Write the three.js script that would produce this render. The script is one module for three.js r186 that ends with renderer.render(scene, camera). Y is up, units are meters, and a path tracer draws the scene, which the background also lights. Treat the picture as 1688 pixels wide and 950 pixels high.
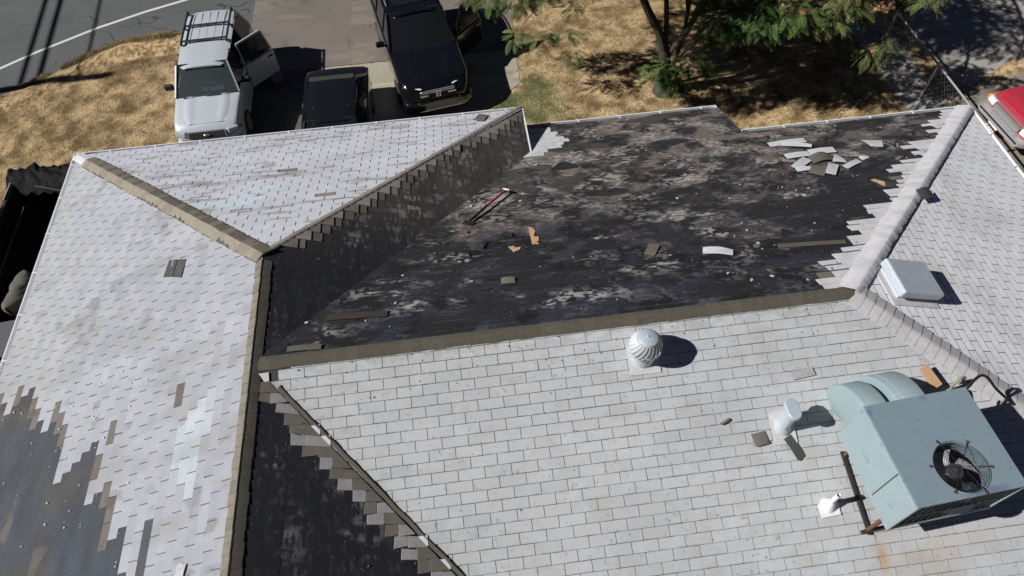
import * as THREE from 'three';
import { mergeGeometries, toCreasedNormals } from 'three/addons/utils/BufferGeometryUtils.js';
import { RoundedBoxGeometry } from 'three/addons/geometries/RoundedBoxGeometry.js';

// ---------------------------------------------------------------- camera, sky, sun, exposure
const scene = new THREE.Scene();
const camera = new THREE.PerspectiveCamera(45.8, 1024 / 576, 0.1, 2000);
camera.position.set(3.008, 12.686, 4.642);
camera.rotation.set(-0.9574, -0.0857, -0.0471, 'YXZ');
camera.updateMatrixWorld(true); camera.updateProjectionMatrix();
const renderer = new THREE.WebGLRenderer({ antialias: true });
renderer.setSize(1024, 576);
renderer.toneMapping = THREE.LinearToneMapping;
renderer.toneMappingExposure = 1.29;
renderer.shadowMap.enabled = true;
const SKY = 0.21;
{ // a deep clear sky: blue overhead, paler towards the horizon; dry ground colour below it
  const w = 64, h = 64, d = new Float32Array(w * h * 4);
  for (let y = 0; y < h; y++) for (let x = 0; x < w; x++) {
    const el = ((y + 0.5) / h - 0.5) * Math.PI, s = Math.max(0, Math.sin(el)), t = Math.pow(1 - s, 3), i = (y * w + x) * 4;
    const up = [0.045 + 0.16 * t, 0.075 + 0.19 * t, 0.19 + 0.16 * t], dn = [0.09, 0.075, 0.055];
    for (let c = 0; c < 3; c++) d[i + c] = (el > 0 ? up[c] : dn[c]) * SKY;
    d[i + 3] = 1;
  }
  const t = new THREE.DataTexture(d, w, h, THREE.RGBAFormat, THREE.FloatType);
  t.mapping = THREE.EquirectangularReflectionMapping; t.magFilter = t.minFilter = THREE.LinearFilter; t.needsUpdate = true;
  scene.background = t; scene.environment = t;
}
const SUN = new THREE.Vector3(-0.775, 0.628, 0.06).normalize();
const sun = new THREE.DirectionalLight(new THREE.Color(1, 0.975, 0.94), 4.0);
sun.position.copy(SUN).multiplyScalar(60).add(new THREE.Vector3(4, 0, -6));
sun.target.position.set(4, 0, -6);
sun.castShadow = true; sun.shadow.mapSize.set(4096, 4096);
Object.assign(sun.shadow.camera, { left: -30, right: 30, top: 30, bottom: -30, near: 1, far: 140 });
scene.add(sun, sun.target);

// ---------------------------------------------------------------- helpers
const V = (x, y, z) => new THREE.Vector3(x, y, z);
let seed = 7;
function rnd() { seed = (seed + 0x6d2b79f5) | 0; let t = Math.imul(seed ^ (seed >>> 15), 1 | seed); t = (t + Math.imul(t ^ (t >>> 7), 61 | t)) ^ t; return ((t ^ (t >>> 14)) >>> 0) / 4294967296; }
const rr = (a, b) => a + (b - a) * rnd();
const PT = new Float32Array(65536); for (let i = 0; i < 65536; i++) PT[i] = rnd();
function hsh(x, y) { let h = (Math.imul(x, 374761393) + Math.imul(y, 668265263)) | 0; h = Math.imul(h ^ (h >>> 13), 1274126177); return PT[(h ^ (h >>> 16)) & 65535]; }
function vn(x, y) { const xi = Math.floor(x), yi = Math.floor(y); let fx = x - xi, fy = y - yi; fx = fx * fx * (3 - 2 * fx); fy = fy * fy * (3 - 2 * fy); const a = hsh(xi, yi), b = hsh(xi + 1, yi), c = hsh(xi, yi + 1), d = hsh(xi + 1, yi + 1); return a + (b - a) * fx + (c - a) * fy + (a - b - c + d) * fx * fy; }
function fbm(x, y, o = 4) { let s = 0, a = 0.5, n = 0; for (let i = 0; i < o; i++) { s += a * vn(x, y); n += a; a *= 0.5; const t = x; x = x * 1.93 + y * 0.35 + 17.3; y = y * 1.93 - t * 0.35 + 5.1; } return s / n; }
const clamp = (x, a = 0, b = 1) => Math.min(b, Math.max(a, x)), sst = (a, b, x) => { x = clamp((x - a) / (b - a)); return x * x * (3 - 2 * x); }, mix = (a, b, t) => a + (b - a) * t;
const enc = (x) => { x = clamp(x); return 255 * (x <= 0.0031308 ? 12.92 * x : 1.055 * Math.pow(x, 1 / 2.4) - 0.055); };
function tex(w, h, fn, repeat) { // fn(u, v) -> linear rgb; u, v in 0..1
  const d = new Uint8Array(w * h * 4);
  for (let y = 0, i = 0; y < h; y++) for (let x = 0; x < w; x++, i += 4) { const c = fn((x + 0.5) / w, (y + 0.5) / h); d[i] = enc(c[0]); d[i + 1] = enc(c[1]); d[i + 2] = enc(c[2]); d[i + 3] = 255; }
  const t = new THREE.DataTexture(d, w, h); t.colorSpace = THREE.SRGBColorSpace; t.magFilter = THREE.LinearFilter; t.minFilter = THREE.LinearFilter;
  if (repeat) t.wrapS = t.wrapT = THREE.RepeatWrapping; t.needsUpdate = true; return t;
}
function gtex(w, h, fn) { const d = new Uint8Array(w * h * 4); for (let y = 0, i = 0; y < h; y++) for (let x = 0; x < w; x++, i += 4) { const c = 255 * clamp(fn((x + 0.5) / w, (y + 0.5) / h)); d[i] = d[i + 1] = d[i + 2] = c; d[i + 3] = 255; } const t = new THREE.DataTexture(d, w, h); t.magFilter = THREE.LinearFilter; t.wrapS = t.wrapT = THREE.RepeatWrapping; t.needsUpdate = true; return t; }
const lin = (r, g, b) => new THREE.Color().setRGB(r, g, b);
const mat = (r, g, b, rough = 0.8, metal = 0, extra = {}) => new THREE.MeshStandardMaterial({ color: lin(r, g, b), roughness: rough, metalness: metal, ...extra });
const phys = (r, g, b, rough, extra = {}) => new THREE.MeshPhysicalMaterial({ color: lin(r, g, b), roughness: rough, ...extra });
const used = new Map();
function numbered(n) { const k = used.get(n) ?? 0; used.set(n, k + 1); return k ? n + '_' + String(k).padStart(3, '0') : n; }
function addTo(o, parent) { if (parent) parent.add(o); else scene.add(o); return o; }
function mesh(name, geo, m, parent) {
  if (Array.isArray(geo)) { const g = geo.map((q) => { const n = q.index ? q.toNonIndexed() : q; for (const k of Object.keys(n.attributes)) if (!['position', 'normal', 'uv'].includes(k)) n.deleteAttribute(k); if (!n.attributes.uv) n.setAttribute('uv', new THREE.Float32BufferAttribute(new Float32Array(n.attributes.position.count * 2), 2)); return n; }); geo = g.length > 1 ? mergeGeometries(g) : g[0]; }
  const o = new THREE.Mesh(geo, m); o.name = parent ? name : numbered(name); o.castShadow = o.receiveShadow = true; return addTo(o, parent);
}
function tag(o, label, category, group, kind) { if (label) o.userData.label = label; if (category) o.userData.category = category; if (group) o.userData.group = group; if (kind) o.userData.kind = kind; return o; }
function thing(name, label, category, pos = [0, 0, 0], turn = 0, group) { const o = new THREE.Group(); o.name = numbered(name); o.position.set(...pos); o.rotation.y = turn; scene.add(o); return tag(o, label, category, group); }
const struct = (name, geo, m) => tag(mesh(name, geo, m), null, null, null, 'structure');
function box(w, h, d, x = 0, y = 0, z = 0, ry = 0, rx = 0, rz = 0) { const g = new THREE.BoxGeometry(w, h, d); if (rx) g.rotateX(rx); if (rz) g.rotateZ(rz); if (ry) g.rotateY(ry); return g.translate(x, y, z); }
function rbox(w, h, d, x = 0, y = 0, z = 0, r = 0.02, ry = 0, rx = 0, rz = 0) { const g = new RoundedBoxGeometry(w, h, d, 2, Math.min(r, w / 2.1, h / 2.1, d / 2.1)); if (rx) g.rotateX(rx); if (rz) g.rotateZ(rz); if (ry) g.rotateY(ry); return g.translate(x, y, z); }
function cyl(rt, rb, h, x = 0, y = 0, z = 0, n = 20, axis = 'y') { const g = new THREE.CylinderGeometry(rt, rb, h, n); if (axis === 'x') g.rotateZ(Math.PI / 2); if (axis === 'z') g.rotateX(Math.PI / 2); return g.translate(x, y, z); }
function bar(a, b, w, h = w) { // a square bar from a to b
  const d = b.clone().sub(a), L = d.length(), g = new THREE.BoxGeometry(w, h, L), m = new THREE.Matrix4();
  const z = d.normalize(), up = Math.abs(z.y) > 0.98 ? V(1, 0, 0) : V(0, 1, 0), x = up.clone().cross(z).normalize(), y = z.clone().cross(x);
  m.makeBasis(x, y, z).setPosition(a.clone().add(b).multiplyScalar(0.5)); return g.applyMatrix4(m);
}
function tube(pts, r0, r1 = r0, seg = 16, n = 8) { // a tapered tube through points
  const c = new THREE.CatmullRomCurve3(pts), g = new THREE.TubeGeometry(c, seg, 1, n), p = g.attributes.position;
  for (let i = 0; i <= seg; i++) { const t = i / seg, o = c.getPointAt(t), r = mix(r0, r1, t); for (let j = 0; j <= n; j++) { const k = i * (n + 1) + j; p.setXYZ(k, o.x + (p.getX(k) - o.x) * r, o.y + (p.getY(k) - o.y) * r, o.z + (p.getZ(k) - o.z) * r); } }
  g.computeVertexNormals(); return g;
}
function gridGeo(nu, nv, P, UV) { // P(s, t) -> Vector3, UV(s, t) -> [u, v]
  const pos = [], uv = [], idx = [];
  for (let j = 0; j <= nv; j++) for (let i = 0; i <= nu; i++) { const p = P(i / nu, j / nv); pos.push(p.x, p.y, p.z); const q = UV ? UV(i / nu, j / nv) : [i / nu, j / nv]; uv.push(q[0], q[1]); }
  for (let j = 0; j < nv; j++) for (let i = 0; i < nu; i++) { const a = j * (nu + 1) + i, b = a + 1, c = a + nu + 1, d = c + 1; idx.push(a, b, d, a, d, c); }
  const g = new THREE.BufferGeometry(); g.setAttribute('position', new THREE.Float32BufferAttribute(pos, 3)); g.setAttribute('uv', new THREE.Float32BufferAttribute(uv, 2)); g.setIndex(idx); g.computeVertexNormals(); return g;
}

// ---------------------------------------------------------------- the house: measures (ridge junction at x = 0, z = 0)
const H = 5.05, D = 1.9007, sb = 0.36258, sf = 0.38214, sl = 0.39476, sr = 0.43552, sh = 0.39501, st = 0.34983, zA = -1.8085, XR = 8.0141, G = 0.1;
const Zb = D / sb, Zf = D / sf, xl = -D / sl, xr = D / sr, zb = zA - D / sh, xR = XR + D / st, PE = 1.345, X1 = 8.624;
const EXP = 0.1384, TAB = 0.3325;
class Slope {
  constructor(o, u, down) { this.o = o; this.u = u.normalize(); this.v = down.normalize(); this.n = this.u.clone().cross(this.v); this.flip = this.n.y < 0; if (this.flip) this.n.negate(); this.uvr = [0, 1, 0, 1]; }
  P(a, b, h = 0) { return this.o.clone().addScaledVector(this.u, a).addScaledVector(this.v, b).addScaledVector(this.n, h); }
  uv(a, b) { const r = this.uvr; return [(a - r[0]) / (r[1] - r[0]), (b - r[2]) / (r[3] - r[2])]; }
  quatAt(angle) { const x = this.u.clone().multiplyScalar(Math.cos(angle)).addScaledVector(this.v, Math.sin(angle)), z = x.clone().cross(this.n); return new THREE.Quaternion().setFromRotationMatrix(new THREE.Matrix4().makeBasis(x, this.n, z)); }
}
const kf = Math.hypot(1, sf), kb = Math.hypot(1, sb), kl = Math.hypot(1, sl), kr = Math.hypot(1, sr), kh = Math.hypot(1, sh), kt = Math.hypot(1, st);
const S = {
  front: new Slope(V(0, H, 0), V(1, 0, 0), V(0, -sf, 1)), back: new Slope(V(0, H, 0), V(1, 0, 0), V(0, -sb, -1)),
  left: new Slope(V(0, H, 0), V(0, 0, 1), V(-1, -sl, 0)), wr: new Slope(V(0, H, 0), V(0, 0, 1), V(1, -sr, 0)),
  hip: new Slope(V(0, H, zA), V(1, 0, 0), V(0, -sh, -1)), rh: new Slope(V(XR, H, 0), V(0, 0, 1), V(1, -st, 0)),
};
S.front.uvr = [0, 13.5, 0, 5.4]; S.back.uvr = [0, 13.5, 0, 7.1]; S.left.uvr = [-6.7, 3.3, 0, 5.2]; S.wr.uvr = [-6.7, 3.3, 0, 4.8]; S.hip.uvr = [-4.9, 4.4, 0, 5.2]; S.rh.uvr = [-5.3, 5, 0, 5.8];
const Gs = (k) => G * k, ZF = 9; // wing runs on towards the viewer, out of view
const POLY = {
  front: [[0, 0], [XR, 0], [xR - G, (Zf - G) * kf], [xr, (Zf - G) * kf]],
  back: [[0, 0], [XR, 0], [xR - G, (Zb - G) * kb], [xr, (Zb - G) * kb]],
  porch: [[xr - 0.5, (Zb - G) * kb], [X1, (Zb - G) * kb], [X1, (Zb + PE - G) * kb], [xr - 0.5, (Zb + PE - G) * kb]],
  left: [[zA, 0], [ZF, 0], [ZF, (-xl - G) * kl], [zb + G, (-xl - G) * kl]],
  hip: [[0, 0], [xr - 0.02, (zA - zb - G) * kh], [xl + G, (zA - zb - G) * kh]],
  wrBack: [[zA, 0], [0, 0], [-Zb, (xr - 0.02) * kr], [zb + G, (xr - 0.02) * kr]],
  wrFront: [[0, 0], [ZF, 0], [ZF, (xr - 0.02) * kr], [Zf, (xr - 0.02) * kr]],
  rh: [[0, 0], [Zf - G, (xR - XR - G) * kt], [-Zb + G, (xR - XR - G) * kt]],
};
function area(p) { let s = 0; for (let i = 0; i < p.length; i++) { const a = p[i], b = p[(i + 1) % p.length]; s += a[0] * b[1] - a[1] * b[0]; } return s / 2; }
for (const k of Object.keys(POLY)) if (area(POLY[k]) < 0) POLY[k].reverse();
function clip(p, c) { // convex p against convex counter-clockwise c
  for (let i = 0; i < c.length && p.length; i++) {
    const a = c[i], b = c[(i + 1) % c.length], side = (q) => (b[0] - a[0]) * (q[1] - a[1]) - (b[1] - a[1]) * (q[0] - a[0]), out = [];
    for (let j = 0; j < p.length; j++) { const q = p[j], r = p[(j + 1) % p.length], sq = side(q), srr = side(r); if (sq >= 0) out.push(q); if ((sq >= 0) !== (srr >= 0)) { const t = sq / (sq - srr); out.push([q[0] + (r[0] - q[0]) * t, q[1] + (r[1] - q[1]) * t]); } }
    p = out;
  }
  return p;
}
class Acc { // slabs on a slope, each with its own tone in the vertex colours
  constructor() { this.p = []; this.t = []; this.c = []; }
  tri(s, a, b, c, col) { for (const q of s.flip ? [a, c, b] : [a, b, c]) { const w = q[3] ?? s.P(q[0], q[1], q[2]); this.p.push(w.x, w.y, w.z); const m = s.uv(q[0], q[1]); this.t.push(m[0], m[1]); this.c.push(col[0], col[1], col[2]); } }
  slab(s, poly, top, bottom, col) { // poly in (u, v); top(u, v), bottom: heights above the slope
    const T = poly.map((q) => [q[0], q[1], top(q[0], q[1])]), B = poly.map((q) => [q[0], q[1], bottom]);
    if (area(poly) < 0) { T.reverse(); B.reverse(); }
    for (let i = 1; i < T.length - 1; i++) this.tri(s, T[0], T[i], T[i + 1], col);
    for (let i = 0; i < T.length; i++) { const j = (i + 1) % T.length; this.tri(s, T[i], B[i], B[j], col); this.tri(s, T[i], B[j], T[j], col); }
  }
  geo() { const g = new THREE.BufferGeometry(); g.setAttribute('position', new THREE.Float32BufferAttribute(this.p, 3)); g.setAttribute('uv', new THREE.Float32BufferAttribute(this.t, 2)); g.setAttribute('color', new THREE.Float32BufferAttribute(this.c, 3)); g.computeVertexNormals(); return g; }
}

// ---------------------------------------------------------------- roof surface textures (colour, grain, stains, dust)
const grain = gtex(512, 512, (u, v) => 0.35 + 0.3 * hsh(Math.floor(u * 512), Math.floor(v * 512)) + 0.35 * vn(u * 128, v * 128));
const blobs = (list) => (a, b) => { let s = 0; for (const [x, y, rx, ry, k] of list) { const q = ((a - x) / rx) ** 2 + ((b - y) / ry) ** 2; if (q < 6) s += k * Math.exp(-q); } return s; };
function roofTex(s, w, h, fn) { const r = s.uvr; return tex(w, h, (u, v) => fn(mix(r[0], r[1], u), mix(r[2], r[3], v))); }
const grit = (a, b, k) => 1 + k * (hsh(Math.floor(a * 170), Math.floor(b * 170) + 991) - 0.5);
function shingleMat(s, w, h, base, fn) {
  const map = roofTex(s, w, h, (a, b) => {
    let m = grit(a, b, 0.2) * (0.9 + 0.2 * fbm(a * 1.3, b * 1.3, 4)) * (0.94 + 0.12 * fbm(a * 9, b * 9, 2));
    const c = [base[0] * m, base[1] * m, base[2] * m]; return fn ? fn(a, b, c) : c;
  });
  const bump = grain.clone(); bump.repeat.set((s.uvr[1] - s.uvr[0]) * 0.7, (s.uvr[3] - s.uvr[2]) * 0.7); bump.needsUpdate = true;
  return new THREE.MeshStandardMaterial({ map, vertexColors: true, roughness: 0.92, bumpMap: bump, bumpScale: 0.002 });
}
const tint = (c, t, k) => [mix(c[0], t[0], k), mix(c[1], t[1], k), mix(c[2], t[2], k)];
const frontStain = blobs([[7.52, 3.3, 0.07, 0.22, 0.8], [7.9, 3.5, 0.5, 0.25, 0.22], [6.9, 2.0, 0.1, 0.25, 0.2], [4.9, 0.75, 0.12, 0.06, 0.5], [8.3, 3.3, 0.6, 0.2, 0.15]]);
const M = {};
M.front = shingleMat(S.front, 2048, 1024, [0.475, 0.49, 0.508], (a, b, c) => {
  const st2 = frontStain(a, b) * (0.5 + fbm(a * 6, b * 6, 3)); c = tint(c, [0.42, 0.27, 0.12], clamp(st2) * 0.8);
  const d = sst(0.6, 0.8, fbm(a * 2.4 + 3, b * 5, 4)); c = tint(c, [0.38, 0.36, 0.33], d * 0.35);
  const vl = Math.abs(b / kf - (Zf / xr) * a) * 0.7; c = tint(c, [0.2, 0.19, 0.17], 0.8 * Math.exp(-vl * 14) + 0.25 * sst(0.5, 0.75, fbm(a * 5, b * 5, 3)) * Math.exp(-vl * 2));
  const ph = (((Zf - G) * kf + 0.02 - b) / EXP) % 1, dn = fbm(a * 7, b * 7, 4); c = tint(c, [0.2, 0.19, 0.165], 0.75 * sst(0.14, 0.02, ph) * sst(0.42, 0.62, dn)); c = tint(c, [0.24, 0.23, 0.21], 0.6 * sst(0.8, 0.86, fbm(a * 26 + 5, b * 26, 2)));
  return tint(c, [0.22, 0.2, 0.17], 0.7 * Math.exp(-b * 7) * sst(0.35, 0.65, fbm(a * 8, b * 14, 4)));
});
const leftWhite = blobs([[0.5, 0.65, 0.3, 0.14, 1], [1.1, 0.75, 0.4, 0.16, 1], [0.9, 0.95, 0.5, 0.12, 0.8]]);
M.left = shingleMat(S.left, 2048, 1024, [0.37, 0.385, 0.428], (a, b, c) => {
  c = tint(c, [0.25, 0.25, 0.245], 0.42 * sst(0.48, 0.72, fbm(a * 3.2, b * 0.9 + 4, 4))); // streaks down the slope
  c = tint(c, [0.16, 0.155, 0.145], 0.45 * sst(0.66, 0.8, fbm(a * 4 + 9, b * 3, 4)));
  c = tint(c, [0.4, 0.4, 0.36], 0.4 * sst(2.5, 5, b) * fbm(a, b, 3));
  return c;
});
const hipBlue = blobs([[-1.0, 1.95, 0.8, 0.2, 1], [-0.2, 2.3, 0.5, 0.15, 0.8], [-2, 1.85, 0.3, 0.12, 0.5], [1.0, 1.7, 0.8, 0.1, 0.5]]), hipDirt = blobs([[-1.9, 2.75, 0.6, 0.16, 1], [-0.4, 2.9, 0.7, 0.12, 0.8], [-2.3, 3.4, 0.5, 0.12, 0.6], [-0.5, 4.7, 1.2, 0.05, 1], [-0.9, 4.4, 0.5, 0.06, 0.7], [0.2, 1.6, 0.9, 0.05, 0.8], [-0.7, 1.5, 0.4, 0.05, 0.8]]);
M.hip = shingleMat(S.hip, 1024, 1024, [0.53, 0.545, 0.6], (a, b, c) => {
  c = tint(c, [0.2, 0.19, 0.2], clamp(hipDirt(a, b) * (0.1 + 1.5 * sst(0.35, 0.65, fbm(a * 2.5, b * 11, 5)))) * 0.72);
  return tint(c, [0.25, 0.24, 0.23], 0.7 * sst(0.6, 0.74, fbm(a * 1.6 + 7, b * 9, 5)));
});
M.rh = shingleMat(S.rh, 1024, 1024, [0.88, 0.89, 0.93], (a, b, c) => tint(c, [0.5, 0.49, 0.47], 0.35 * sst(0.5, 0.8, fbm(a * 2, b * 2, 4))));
// bare felt on the back slope: black where it was covered longest, brown and chalky where swept
const dust = blobs([[1.71, 1.3, 0.4, 0.25, 0.9], [2.59, 2.7, 0.35, 0.25, 0.8], [2.79, 1.73, 0.4, 0.3, 0.8], [2.24, 0.9, 0.4, 0.2, 0.7], [3.84, 0.65, 0.4, 0.12, 1], [4.43, 0.6, 0.5, 0.12, 1], [5.04, 2.0, 0.4, 0.25, 0.9], [8.7, 4.05, 0.5, 0.2, 1], [7.07, 3.6, 0.7, 0.3, 0.5], [6.47, 2.4, 0.35, 0.35, 0.9], [4.89, 4.1, 0.8, 0.4, 0.6], [8.28, 2.6, 0.5, 0.2, 0.7], [6.8, 1.9, 0.5, 0.2, 0.7], [3.84, 3.7, 0.6, 0.5, 0.6], [5.75, 5.0, 0.8, 0.4, 0.5], [0.7, 0.4, 0.3, 0.2, 0.6], [5.6, 1.2, 1.4, 0.2, 0.5], [8, 1.3, 0.9, 0.15, 0.6], [10.6, 3.9, 0.5, 0.4, 0.6], [7.8, 0.7, 0.9, 0.1, 0.5]]);
const dark = blobs([[5.54, 3.55, 0.3, 0.13, 1.1], [6.53, 3.26, 0.2, 0.12, 1.2], [7.17, 5.35, 0.55, 0.16, 1], [6.67, 4.1, 0.35, 0.1, 1.1], [5.0, 3.6, 0.4, 0.15, 0.6], [7.92, 2.27, 0.6, 0.2, 0.9], [9.2, 2.4, 0.9, 0.5, 0.9], [8.3, 1.2, 1, 0.4, 0.6], [9.7, 4.4, 0.8, 0.3, 0.6], [4.9, 4.7, 0.25, 0.08, 0.6], [2.0, 1.9, 0.3, 0.2, 0.4], [10.8, 5.2, 0.9, 0.25, 0.8]]);
M.felt = new THREE.MeshStandardMaterial({
  roughness: 0.82, bumpMap: grain, bumpScale: 0.003, map: roofTex(S.back, 2048, 1024, (a, b) => {
    const n = fbm(a * 0.8, b * 1.3, 4), w = sst(1.2, 4.4, b + 3 * (n - 0.5) - Math.max(0, a - 8) * 0.45 - 2.2 * Math.exp(-a * 0.9)), k = clamp(dark(a, b) * (0.35 + 1.3 * fbm(a * 3, b * 5, 4)));
    const wa = a + 0.12 * (fbm(a * 1.7 + 3, b * 2.5, 3) - 0.5), wb = b + 0.08 * (fbm(a * 1.9 + 60, b * 2.2, 3) - 0.5);
    const mot = mix(0.35, 1.75, sst(0.36, 0.64, fbm(wa * 2.8 + 8, wb * 3.6, 6))), gr = fbm(a * 18, b * 22, 3);
    let c = tint([0.011, 0.012, 0.0195], [0.082, 0.069, 0.058], w * clamp(0.25 + 0.5 * mot)); c = c.map((q) => q * mot * (0.5 + gr));
    const streak = 0.6 * fbm(wa * 2.3 + 3, wb * 3.9, 6) + 0.4 * fbm(wa * 5 + 30, wb * 11, 5), fine = fbm(wa * 15, wb * 26, 4), reg = 0.16 + 2.1 * dust(a, b) + 0.5 * w;
    const d = Math.pow(clamp((streak - 0.45) / 0.18), 1.25) * sst(0.38, 0.62, fine) * reg + 0.15 * w * sst(0.52, 0.66, fine);
    c = tint(c, [0.36, 0.34, 0.335], clamp(d * 0.95, 0, 0.85));
    c = tint(c, [0.012, 0.0118, 0.015], 0.92 * sst(0.3, 0.55, k)); c = tint(c, [0.012, 0.012, 0.016], 0.85 * sst(0.555, 0.6, fbm(wa * 1.6 + 40, wb * 2.7, 5)) * (1 - w * 0.2));
    const ln = (b + 0.012 * fbm(a * 1.5, 3, 3)) % 0.2; if (ln < 0.009) c = c.map((q) => q * (0.45 + 0.6 * sst(0.4, 0.6, fbm(a * 4, b * 2, 3)))); else if (ln < 0.02) c = tint(c, [0.2, 0.19, 0.19], 0.22 * sst(0.45, 0.65, fbm(a * 3 + 6, b * 9, 4)));
    const sp = hsh(Math.floor(a * 120), Math.floor(b * 120)); if (sp > 0.9985) c = tint(c, [0.5, 0.5, 0.5], 0.7);
    const g = 0.75 + 0.5 * hsh(Math.floor(a * 150), Math.floor(b * 150) + 77); return [c[0] * g, c[1] * g, c[2] * g];
  }),
});
M.felt.bumpMap = grain.clone(); M.felt.bumpMap.repeat.set(9, 5); M.felt.bumpMap.needsUpdate = true;
const wrDust = blobs([[-2.4, 1.3, 0.25, 0.2, 0.8], [-1.9, 0.6, 0.15, 0.15, 1], [-3.3, 2.2, 0.2, 0.2, 0.7], [-4.6, 3.4, 0.25, 0.2, 0.8], [1.9, 1.4, 0.4, 0.3, 0.4], [1.3, 0.4, 0.2, 0.15, 0.5], [2.3, 0.6, 0.4, 0.2, 0.3]]);
M.wrFelt = new THREE.MeshStandardMaterial({
  roughness: 0.85, map: roofTex(S.wr, 2048, 1024, (a, b) => {
    const far = sst(-1.5, -4, a); let c = tint([0.013, 0.014, 0.021], [0.075, 0.066, 0.055], far * 0.9 * (0.5 + fbm(a * 2, b * 2, 3)));
    const f = 0.5 * fbm(a * 1.4, b * 3, 6) + 0.5 * fbm(a * 14, b * 4, 5), reg = 0.12 + 1.4 * wrDust(a, b) + 0.5 * far, fine = fbm(a * 9, b * 26, 4);
    c = c.map((q) => q * mix(0.7, 1.35, fbm(a * 3, b * 14, 4)));
    c = tint(c, [0.3, 0.29, 0.29], clamp(Math.pow(clamp((f - 0.46) / 0.18), 1.4) * sst(0.42, 0.64, fine) * reg + 0.05 * sst(0.6, 0.72, fine), 0, 0.75));
    const sp = hsh(Math.floor(a * 120), Math.floor(b * 120)); if (sp > 0.9988) c = tint(c, [0.5, 0.5, 0.5], 0.6);
    const g = 0.75 + 0.5 * hsh(Math.floor(a * 150), Math.floor(b * 150) + 77); return [c[0] * g, c[1] * g, c[2] * g];
  }),
});
M.leftFelt = new THREE.MeshStandardMaterial({
  roughness: 1, map: roofTex(S.left, 1024, 1024, (a, b) => {
    let c = tint([0.062, 0.07, 0.088], [0.078, 0.073, 0.066], 0.75 * sst(0.45, 0.7, fbm(a * 0.9, b * 0.9, 4)));
    c = tint(c, [0.13, 0.115, 0.1], 0.8 * sst(0.63, 0.75, fbm(a * 1.7 + 5, b * 2.6, 4))); c = c.map((q) => q * (0.78 + 0.45 * fbm(a * 2.5 + 2, b * 5, 5))); if ((b % 0.1384) < 0.008) c = c.map((q) => q * 0.86); const g = grit(a, b, 0.4); return [c[0] * g, c[1] * g, c[2] * g];
  }),
});
M.deck = mat(0.05, 0.048, 0.045, 0.95); M.deckLeft = mat(0.12, 0.12, 0.125, 0.95); M.deckHip = mat(0.13, 0.13, 0.14, 0.95);
const capTex = (r, g, b, v) => { const t = tex(256, 256, (x, y) => { const m = 0.8 + 0.4 * fbm(x * 6, y * 6, 4) + 0.25 * (hsh(Math.floor(x * 256), Math.floor(y * 256)) - 0.5); return [r * m, g * m, b * m * (1 + v * (vn(x * 4, y * 4) - 0.5))]; }, true); return new THREE.MeshStandardMaterial({ map: t, roughness: 0.93, bumpMap: grain, bumpScale: 0.0015 }); };
M.capOlive = capTex(0.1, 0.088, 0.066, 0.2); M.capOlive2 = capTex(0.125, 0.112, 0.085, 0.2); M.capBeige = capTex(0.29, 0.26, 0.21, 0.2); M.capBeige2 = capTex(0.25, 0.22, 0.175, 0.2); M.capBrown = capTex(0.12, 0.105, 0.082, 0.2);
M.capMid = capTex(0.22, 0.2, 0.165, 0.2); M.capMid2 = capTex(0.19, 0.172, 0.14, 0.2); M.capOlive3 = capTex(0.112, 0.1, 0.076, 0.2); M.capWhite = capTex(0.6, 0.6, 0.63, 0.1); M.capWhite2 = capTex(0.54, 0.54, 0.56, 0.1); M.capGrey = capTex(0.46, 0.45, 0.46, 0.1); M.capGrey3 = capTex(0.43, 0.42, 0.43, 0.1); M.capGrey2 = capTex(0.4, 0.39, 0.4, 0.1);
M.whiteMetal = mat(0.78, 0.79, 0.82, 0.45); M.whitePaint = mat(0.8, 0.8, 0.8, 0.6); M.stucco = mat(0.5, 0.46, 0.38, 0.95);
M.torn = capTex(0.15, 0.135, 0.11, 0.2); M.torn2 = capTex(0.22, 0.2, 0.165, 0.2); M.tornPale = capTex(0.34, 0.315, 0.27, 0.2); M.tornGrey = capTex(0.44, 0.43, 0.42, 0.1); M.tornWhite = capTex(0.55, 0.55, 0.57, 0.1); M.osb = capTex(0.52, 0.33, 0.19, 0.3); M.flap = mat(0.014, 0.014, 0.016, 0.9);
M.asphaltUnder = capTex(0.1, 0.095, 0.08, 0.2); M.darkTab = capTex(0.075, 0.075, 0.078, 0.1);

M.faint = capTex(0.04, 0.032, 0.025, 0.3);
M.tarBead = capTex(0.075, 0.068, 0.055, 0.3);
// ---------------------------------------------------------------- house
const house = thing('house', 'single storey house with hipped grey shingle roof half stripped to black felt', 'house');
const slopes = {};
function deck(key, s, polys, m) { // a sloping slab, its sides plumb
  const pos = [], idxs = [];
  for (const poly of polys) {
    const T = poly.map((q) => s.P(q[0], q[1], 0)), B = T.map((p) => p.clone().add(V(0, -0.13, 0)));
    const push = (...q) => { for (const p of s.flip ? q.reverse() : q) pos.push(p.x, p.y, p.z); };
    for (let i = 1; i < T.length - 1; i++) { push(T[0], T[i], T[i + 1]); push(B[0], B[i + 1], B[i]); }
    for (let i = 0; i < T.length; i++) { const j = (i + 1) % T.length; push(T[i], B[i], B[j]); push(T[i], B[j], T[j]); }
  }
  const g = new THREE.BufferGeometry(); g.setAttribute('position', new THREE.Float32BufferAttribute(pos, 3)); g.computeVertexNormals();
  return (slopes[key] = mesh('roof_slope', g, m, house));
}
deck('front', S.front, [POLY.front], M.deck); deck('back', S.back, [POLY.back, POLY.porch], M.flap); deck('left', S.left, [POLY.left], M.deckLeft);
deck('hip', S.hip, [POLY.hip], M.deckHip); deck('wr', S.wr, [POLY.wrBack, POLY.wrFront], M.flap); deck('rh', S.rh, [POLY.rh], M.deck);

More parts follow.
